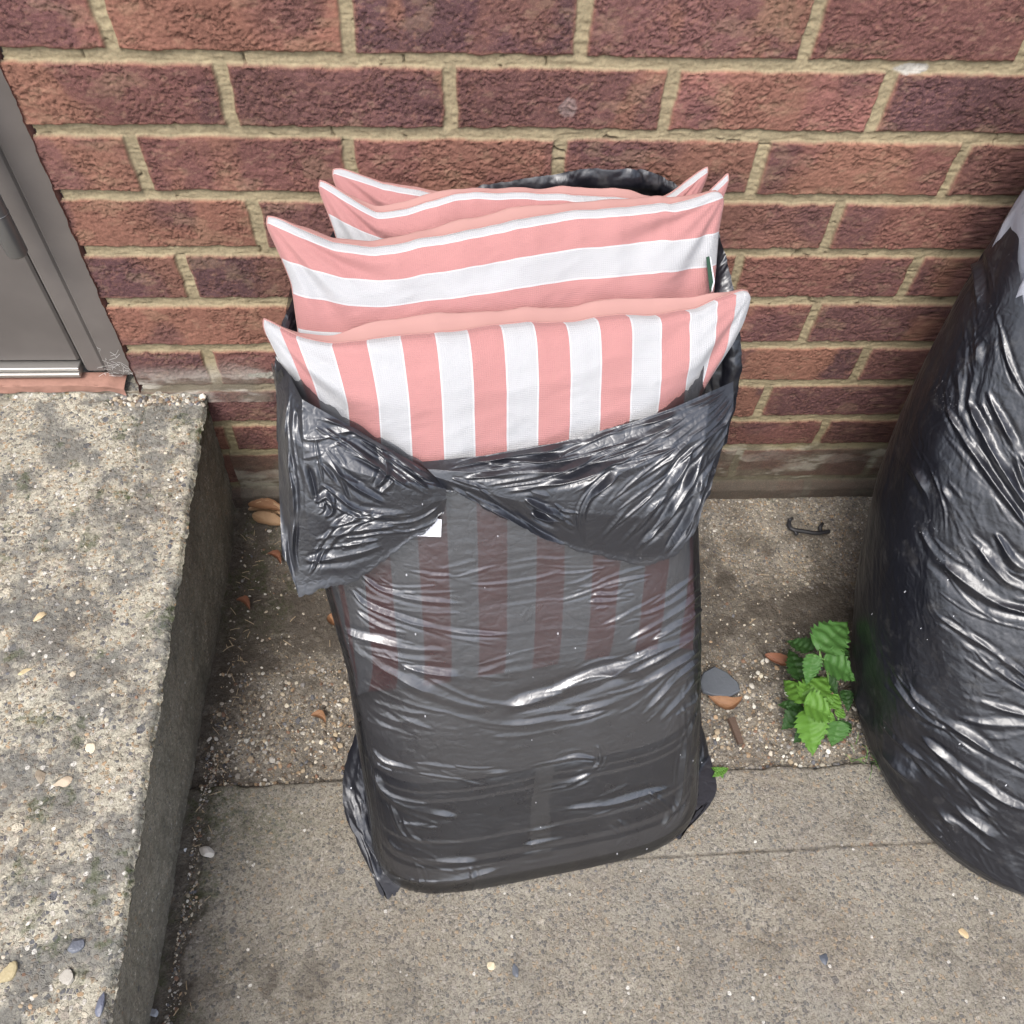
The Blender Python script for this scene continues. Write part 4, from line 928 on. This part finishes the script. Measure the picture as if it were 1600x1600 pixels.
rock('pebble', 'cream pebble beside a mossy patch at the bottom of the pavement', 'pebble', (768, 1508), .0, (.007, .007), (.55, .48, .34), .6, 16, .6, .3)

# slate piece: flat angular plate
def plate(name, label, cat, pts, z, th, mat, tilt=0.):
    P = [np.array(on(x, y, 2, z)) for x, y in pts]; c = np.mean(P, 0); n = len(P); V = []
    for p in P: V.append(c+(p-c)*.93+np.array([0, 0, th+tilt*(p[0]-c[0])]))
    for p in P: V.append(c+(p-c)+np.array([0, 0, th*.7+tilt*(p[0]-c[0])]))
    for p in P: V.append(c+(p-c)*.98+np.array([0, 0, -.003]))
    V.append(c+np.array([0, 0, th])); F = []
    for i in range(n):
        j = (i+1) % n; F += [[i, i+n, j+n], [i, j+n, j], [i+n, i+2*n, j+2*n], [i+n, j+2*n, j+n], [3*n, i, j]]
    o = raw_mesh(name, np.array(V), np.array(F), mat, None, False); return tag(o, label, cat)
M['slate'] = plain('dark slate', (.085, .095, .11), .55, 0, .4, .5, 200, .2)
plate('slate_piece', 'flat dark grey slate fragment on the ground right of the open bag', 'slate', [(1092, 1068), (1098, 1052), (1115, 1043), (1133, 1052), (1152, 1070), (1155, 1082), (1138, 1091), (1112, 1087), (1098, 1082)], .004, .006, M['slate'], .08)
M['twig'] = plain('brown bark', (.09, .06, .045), .8, 0, .3, .6, 300, .3)
b = MB(); a = np.array(on(1142, 1123, 2, .004)); c = np.array(on(1157, 1163, 2, .004))
d_ = (c-a); q = np.cross(d_, [0, 0, 1]); q /= np.linalg.norm(q); V = []
for k_, t in enumerate((0, .35, .7, 1)):
    w_ = .0065*(1-.1*k_); p = a+d_*t
    V += [p+q*w_, p+q*w_*.8+[0, 0, .0055], p-q*w_*.7+[0, 0, .0065], p-q*w_]
b.add(V, [[i*4+j, i*4+j+1, i*4+j+5, i*4+j+4] for i in range(3) for j in range(3)]+[[3, 2, 1, 0], [12, 13, 14, 15]])
tag(b.build('wood_splinter', M['twig']), 'short brown wood splinter on the ground right of the open bag', 'wood')
# black plastic clip
M['plastic'] = plain('matt black plastic', (.022, .022, .025), .5)
b = MB(); L = [on(x, y, 2, .010) for x, y in ((1234, 812), (1233, 820), (1238, 827), (1255, 830), (1275, 833), (1292, 831), (1296, 830))]
b.tube(smooth_line(L, 30), .0034, 8); b.tube([on(1284, 832, 2, .010), on(1281, 824, 2, .018), on(1285, 818, 2, .016)], .003, 8); b.tube([on(1232, 813, 2, .012), on(1238, 810, 2, .013)], .0028, 8); b.tube([on(1240, 827, 2, .010), on(1246, 836, 2, .008)], .0028, 8)
tag(b.build('plastic_clip', M['plastic'], None, True), 'broken black plastic clip lying by the wall between the two bags', 'clip')

# dead leaves
def leafmat(name, a, c):
    s = NT(name); p = s.pos(); s.set(Base_Color=s.mix(s.noise(p, 160, 5, .65), a, c), Roughness=.7); s.set(Normal=s.bump(s.noise(p, 500, 3), .4, .0008)); return s.m
M['dead1'] = leafmat('orange brown dead leaf', (.17, .08, .04), (.28, .155, .08)); M['dead2'] = leafmat('tan dead leaf', (.28, .17, .09), (.42, .29, .18)); M['dead3'] = leafmat('rust dead leaf', (.13, .05, .03), (.24, .105, .055))
def dead_leaf(label, a, c, z, wd, curl, mat, seed, bend=0.):
    A = np.array(on(*a, 2, z)); B = np.array(on(*c, 2, z)); ax = B-A; L = np.linalg.norm(ax); ax /= L; q = np.cross([0, 0, 1], ax)
    nu, nv = 40, 22; u = np.linspace(0, 1, nu)[:, None]; v = np.linspace(-1, 1, nv)[None]
    wv_ = wd*np.sin(math.pi*np.clip(u, .0, 1)**.8)**.8*(1+.15*(fbm(u*12+seed, v*0+seed, 2)-.5))
    off = v*wv_; zz = curl*wd*(v**2)*(1+.4*(fbm(u*6+seed, v*3, 2)-.5))*np.sin(math.pi*u)+.0015*(fbm(u*10, v*5+seed, 3)-.5)+.12*L*u*(1-u)
    P = A+ax*(u*L)[..., None]+q*(off+bend*L*np.sin(math.pi*u))[..., None]+np.array([0, 0, 1.])*(zz+.003)[..., None]
    me = raw_mesh('dead_leaf', P.reshape(-1, 3), grid_faces(nu, nv), mat, None, True); return tag(me, label, 'leaf', 'dead leaves scattered on the ground')
dead_leaf('orange dead leaf at the back of the heap by the wall', (388, 789), (448, 800), .014, .012, .8, M['dead1'], 1)
dead_leaf('tan dead leaf on top of the heap left of the open bag', (388, 797), (452, 812), .010, .011, 1.0, M['dead2'], 2, .1)
dead_leaf('brown dead leaf at the front of the heap left of the open bag', (395, 805), (450, 822), .002, .013, .9, M['dead2'], 3, -.1)
dead_leaf('curled orange dead leaf touching the left side of the bag', (514, 962), (540, 982), .002, .010, 1.1, M['dead1'], 4, -.1)
dead_leaf('small orange dead leaf on the dirt halfway along the step', (370, 938), (391, 954), .0, .006, 1.2, M['dead3'], 5, .2)
dead_leaf('thin orange dead leaf below the heap of leaves', (418, 866), (440, 884), .0, .006, 1.2, M['dead3'], 6, .2)
dead_leaf('small rusty dead leaf in the gravel left of the bag foot', (486, 1118), (510, 1130), -.002, .006, .9, M['dead1'], 7, .2)
dead_leaf('rust brown dead leaf under the slate fragment', (1106, 1088), (1160, 1090), -.002, .010, .8, M['dead1'], 8, -.3)
dead_leaf('curved rusty dead leaf against the nettle', (1194, 1024), (1244, 1040), .0, .009, 1.3, M['dead3'], 9, -.15)

# gravel: uncountable grit
def gravel():
    r = np.random.default_rng(5); t = (1+5**.5)/2
    I = np.array([(-1, t, 0), (1, t, 0), (-1, -t, 0), (1, -t, 0), (0, -1, t), (0, 1, t), (0, -1, -t), (0, 1, -t), (t, 0, -1), (t, 0, 1), (-t, 0, -1), (-t, 0, 1)])/1.9
    IF = np.array([(0, 11, 5), (0, 5, 1), (0, 1, 7), (0, 7, 10), (0, 10, 11), (1, 5, 9), (5, 11, 4), (11, 10, 2), (10, 7, 6), (7, 1, 8), (3, 9, 4), (3, 4, 2), (3, 2, 6), (3, 6, 8), (3, 8, 9), (4, 9, 5), (2, 4, 11), (6, 2, 10), (8, 6, 7), (9, 8, 1)])
    pos = []; 
    def add(n, fx, fy, z, s0, s1, sink=.2, y_=None):
        x = fx(r.random(n)) if callable(fx) else r.uniform(*fx, n); y = r.uniform(*fy, n) if not callable(fy) else fy(r.random(n))
        s_ = s0+(s1-s0)*r.random(n)**3.5; pos.append(np.stack([x, y, z+s_*sink, s_], -1))
    add(5200, (-.47, .46), lambda q: -.40+.06*np.random.default_rng(1).normal(size=len(q)).clip(-1.1, 1.6), -.008, .0009, .0042)
    add(2600, (-.47, .46), (-.33, -.0), -.010, .0008, .003)
    add(1500, lambda q: -.466+.035*q**1.5, (-.85, -.42), -.0025, .0008, .0026)
    add(450, (-.45, .66), (-.86, -.47), -.0008, .0008, .0026, -.1)
    add(2800, (-.80, -.475), (-.86, -.01), ST-.0006, .0008, .0034, -.15)
    add(250, (-.60, -.472), (-.02, -.004), ST-.001, .002, .005, .1)
    Q = np.vstack(pos); near = Q[:, 1] > -.14
    ok = (Q[:, 2] > .1) | (Q[:, 2] < .1); Q = Q[ok]; n = len(Q)
    g = (Q[:, 2] < .1) & (Q[:, 1] > -.14); Q[g, 2] += .014*sm(-.14, -.015, Q[g, 1])
    ang = r.random((n, 3))*6.28; S = Q[:, 3:4]*np.stack([r.uniform(.6, 1.3, n), r.uniform(.6, 1.3, n), r.uniform(.4, .8, n)], -1)
    V = I[None]*(1+.35*(r.random((n, 12, 1))-.5))
    ca, sa = np.cos(ang[:, :1]), np.sin(ang[:, :1]); cb, sb = np.cos(ang[:, 1:2]*.08), np.sin(ang[:, 1:2]*.08)
    V = V*S[:, None]; x = V[..., 0]*ca-V[..., 1]*sa; y = V[..., 0]*sa+V[..., 1]*ca; z = V[..., 2]
    V = np.stack([x, y*cb-z*sb, y*sb+z*cb], -1)+Q[:, None, :3]
    pal = np.array(STONES+[(.6, .58, .52), (.1, .08, .06), (.13, .1, .075), (.36, .29, .2), (.2, .12, .08), (.12, .1, .08)]); ci = r.integers(0, len(pal), n)
    C = np.repeat(pal[ci][:, None], 12, 1)*r.uniform(.6, 1.1, (n, 1, 1))
    F = (IF[None]+12*np.arange(n)[:, None, None]).reshape(-1, 3)
    s = NT('mixed grit'); s.set(Base_Color=s.n('Attribute', {'attribute_name': 'col'}).outputs['Color'], Roughness=.85)
    o = raw_mesh('gravel', V.reshape(-1, 3), F, s.m, None, False, {'col': C.reshape(-1, 3)})
    tag(o, 'fine mixed grit and gravel strewn over the ground and step', 'gravel', kind='stuff')
    # dry stalks and debris
    b = MB(); rr = random.Random(8)
    for i in range(150):
        if rr.random() < .5: x = -.462+.03*rr.random(); y = rr.uniform(-.82, -.05)
        else: x = rr.uniform(-.46, .44); y = rr.uniform(-.45, -.03)
        l = rr.uniform(.004, .016); a = rr.uniform(0, 6.28); z0 = -.003
        p = np.array([x, y, z0+rr.uniform(0, .004)]); q = p+np.array([l*math.cos(a), l*math.sin(a), rr.uniform(-.001, .002)]); b.tube([p, (p+q)/2+np.array([0, 0, .001]), q], rr.uniform(.0003, .0007), 4)
    o = b.build('plant_debris', plain('dry straw bits', (.36, .28, .18), .8, var=.4)); tag(o, 'scattered dry stalk fragments in the dirt along the step', 'debris', kind='stuff')
gravel()

# ================================================================= nettle
def nettle_mat(name, a, c):
    s = NT(name); uv = s.n('UVMap', {'uv_map': 'UVMap'}).outputs[0]; sp = s.n('SeparateXYZ', None, Vector=uv)
    u, v = sp.outputs[0], sp.outputs[1]; av = s.math('ABSOLUTE', v)
    x = s.math('FRACT', s.math('MULTIPLY', s.math('SUBTRACT', u, s.math('MULTIPLY', av, .22)), 7.0))
    vein = s.math('LESS_THAN', s.math('ABSOLUTE', s.math('SUBTRACT', x, .5)), .07); mid = s.math('LESS_THAN', av, .035)
    vn_ = s.math('MAXIMUM', vein, mid)
    col = s.mix(s.noise(s.pos(), 70, 4), a, c); col = s.mix(s.math('MULTIPLY', vn_, .22), col, (.11, .22, .06))
    s.set(Base_Color=col, Roughness=.55); s.b.inputs['Specular IOR Level'].default_value = .35
    s.set(Normal=s.bump(s.math('SUBTRACT', s.noise(s.pos(), 300, 2), vn_), .6, .0009))
    tl = s.n('BsdfTranslucent', None, Color=(.09, .2, .03, 1)); mx = s.n('MixShader', None, Fac=.22)
    s.t.links.new(s.b.outputs[0], mx.inputs[1]); s.t.links.new(tl.outputs[0], mx.inputs[2]); s.t.links.new(mx.outputs[0], s.out.inputs['Surface']); return s.m
M['nl'] = [nettle_mat('young nettle leaf', (.085, .195, .030), (.115, .25, .038)), nettle_mat('nettle leaf', (.046, .13, .030), (.068, .165, .038)), nettle_mat('old nettle leaf', (.022, .065, .018), (.034, .09, .024))]
M['stem'] = plain('nettle stem', (.12, .24, .06), .6)
nt = thing('nettle_plant', 'small green nettle with toothed leaves growing between the two bags', 'nettle', (.405, -.36, 0))
def nleaf(a, c, za, zc, wd, mi, seed, fold=.35):
    A = np.array(on(*a, 2, za)); B = np.array(on(*c, 2, zc)); ax = B-A; L = np.linalg.norm(ax); ax /= L; q = np.cross([0, 0, 1], ax); q /= np.linalg.norm(q); up = np.cross(ax, q)
    nu, nv = 66, 17; u = np.linspace(0, 1, nu)[:, None]; v = np.linspace(-1, 1, nv)[None]
    prof = np.minimum(np.sin(math.pi*np.clip(u, 0, 1)**.62)**.75, 1)*(1-.25*u)
    tooth = 1+.32*((u*8.5) % 1-.6)*(u > .06)*(u < .97)
    ut = u-.05*np.abs(v)**2
    W = .95*wd*L*prof*(1+(tooth-1)*np.abs(v)**3)
    z = fold*W*np.abs(v)-.22*L*u**2+.03*L*np.sin(v*5+u*22+seed)*np.abs(v)+.02*L*np.sin(u*30)*(1-np.abs(v))
    P = A+ax*((ut+.03*(1-np.abs(v)))*L)[..., None]+q*(v*W)[..., None]+up*(z)[..., None]
    uv = np.stack([u+0*v, v+0*u], -1).reshape(-1, 2)
    raw_mesh('leaf', P.reshape(-1, 3), grid_faces(nu, nv), M['nl'][mi], nt, True, None, uv)
S0 = (1281, 1030, .105)     # top node
NL = [((1281, 1014), (1330, 964), .110, .115, .42, 1), ((1289, 1031), (1345, 1060), .108, .095, .50, 1), ((1271, 1024), (1262, 1072), .108, .085, .36, 1), ((1266, 1016), (1229, 996), .080, .070, .46, 2), ((1259, 1014), (1276, 992), .06, .07, .4, 2),
      ((1258, 1096), (1226, 1056), .070, .062, .52, 0), ((1250, 1060), (1236, 1010), .045, .05, .42, 2), ((1262, 1100), (1296, 1052), .064, .07, .50, 0), ((1258, 1100), (1312, 1122), .082, .074, .52, 0), ((1262, 1112), (1276, 1182), .070, .045, .48, 0), ((1256, 1108), (1222, 1138), .04, .03, .5, 2),
      ((1297, 1104), (1312, 1082), .066, .07, .55, 0), ((1310, 1120), (1318, 1106), .055, .058, .6, 0), ((1310, 1128), (1302, 1170), .045, .02, .48, 1), ((1250, 1104), (1214, 1098), .045, .035, .4, 2), ((1290, 1060), (1312, 1085), .05, .045, .5, 2), ((1300, 1030), (1326, 1000), .06, .06, .45, 2), ((1312, 1140), (1334, 1128), .03, .025, .45, 2),
      ((1280, 1070), (1262, 1050), .04, .04, .5, 2), ((1262, 1140), (1240, 1160), .025, .015, .5, 2), ((1320, 1080), (1328, 1110), .03, .03, .4, 2)]
for i, (a, c, za, zc, wd, mi) in enumerate(NL): nleaf(a, c, za, zc, wd, mi, i)
b = MB(); root_ = on(1290, 1098, 2, 0)
for tgt in ((1281, 1022, .108), (1262, 1102, .070), (1310, 1124, .05), (1300, 1100, .06), (1256, 1060, .045)):
    e = on(tgt[0], tgt[1], 2, tgt[2]); b.tube(smooth_line([root_, (np.array(root_)+e)/2+np.array([.004, 0, .01]), e], 12), [.0016, ]*13 if False else .0014, 7)
for (a, c, za, zc, wd, mi) in NL[:4]: b.tube([on(1281, 1028, 2, .107), on(*a, 2, za)], .0009, 6)
for (a, c, za, zc, wd, mi) in (NL[5], NL[7], NL[8], NL[9], NL[10]): b.tube([on(1262, 1102, 2, .069), on(*a, 2, za)], .0009, 6)
b.build('stem', M['stem'], nt, True)
# grass blades by the right bag and a seedling by the left one
gt = MB(); rr = random.Random(2)
for i in range(14):
    p = np.array(on(1338+rr.uniform(-14, 26), 1172+rr.uniform(-14, 22), 2, .0)); d_ = np.array([rr.uniform(-.02, .02), rr.uniform(-.03, .01), rr.uniform(.004, .02)])
    gt.tube([p, p+d_*.6+np.array([0, 0, .004]), p+d_*1.2], [.0007, .0005, .0002], 4)
tag(gt.build('grass_tuft', M['stem'], None, True), 'thin pale grass tuft squeezed beside the foot of the right bag', 'grass')
nt = thing('seedling', 'tiny yellow green seedling beside the foot of the open bag', 'seedling', tuple(on(1126, 1206, 2, 0)))
for i, (a, c) in enumerate((((1126, 1206), (1112, 1198)), ((1126, 1206), (1139, 1199)), ((1126, 1206), (1130, 1216)), ((1126, 1206), (1114, 1213)))): nleaf(a, c, .006, .007, .42, 0, 40+i, .2)
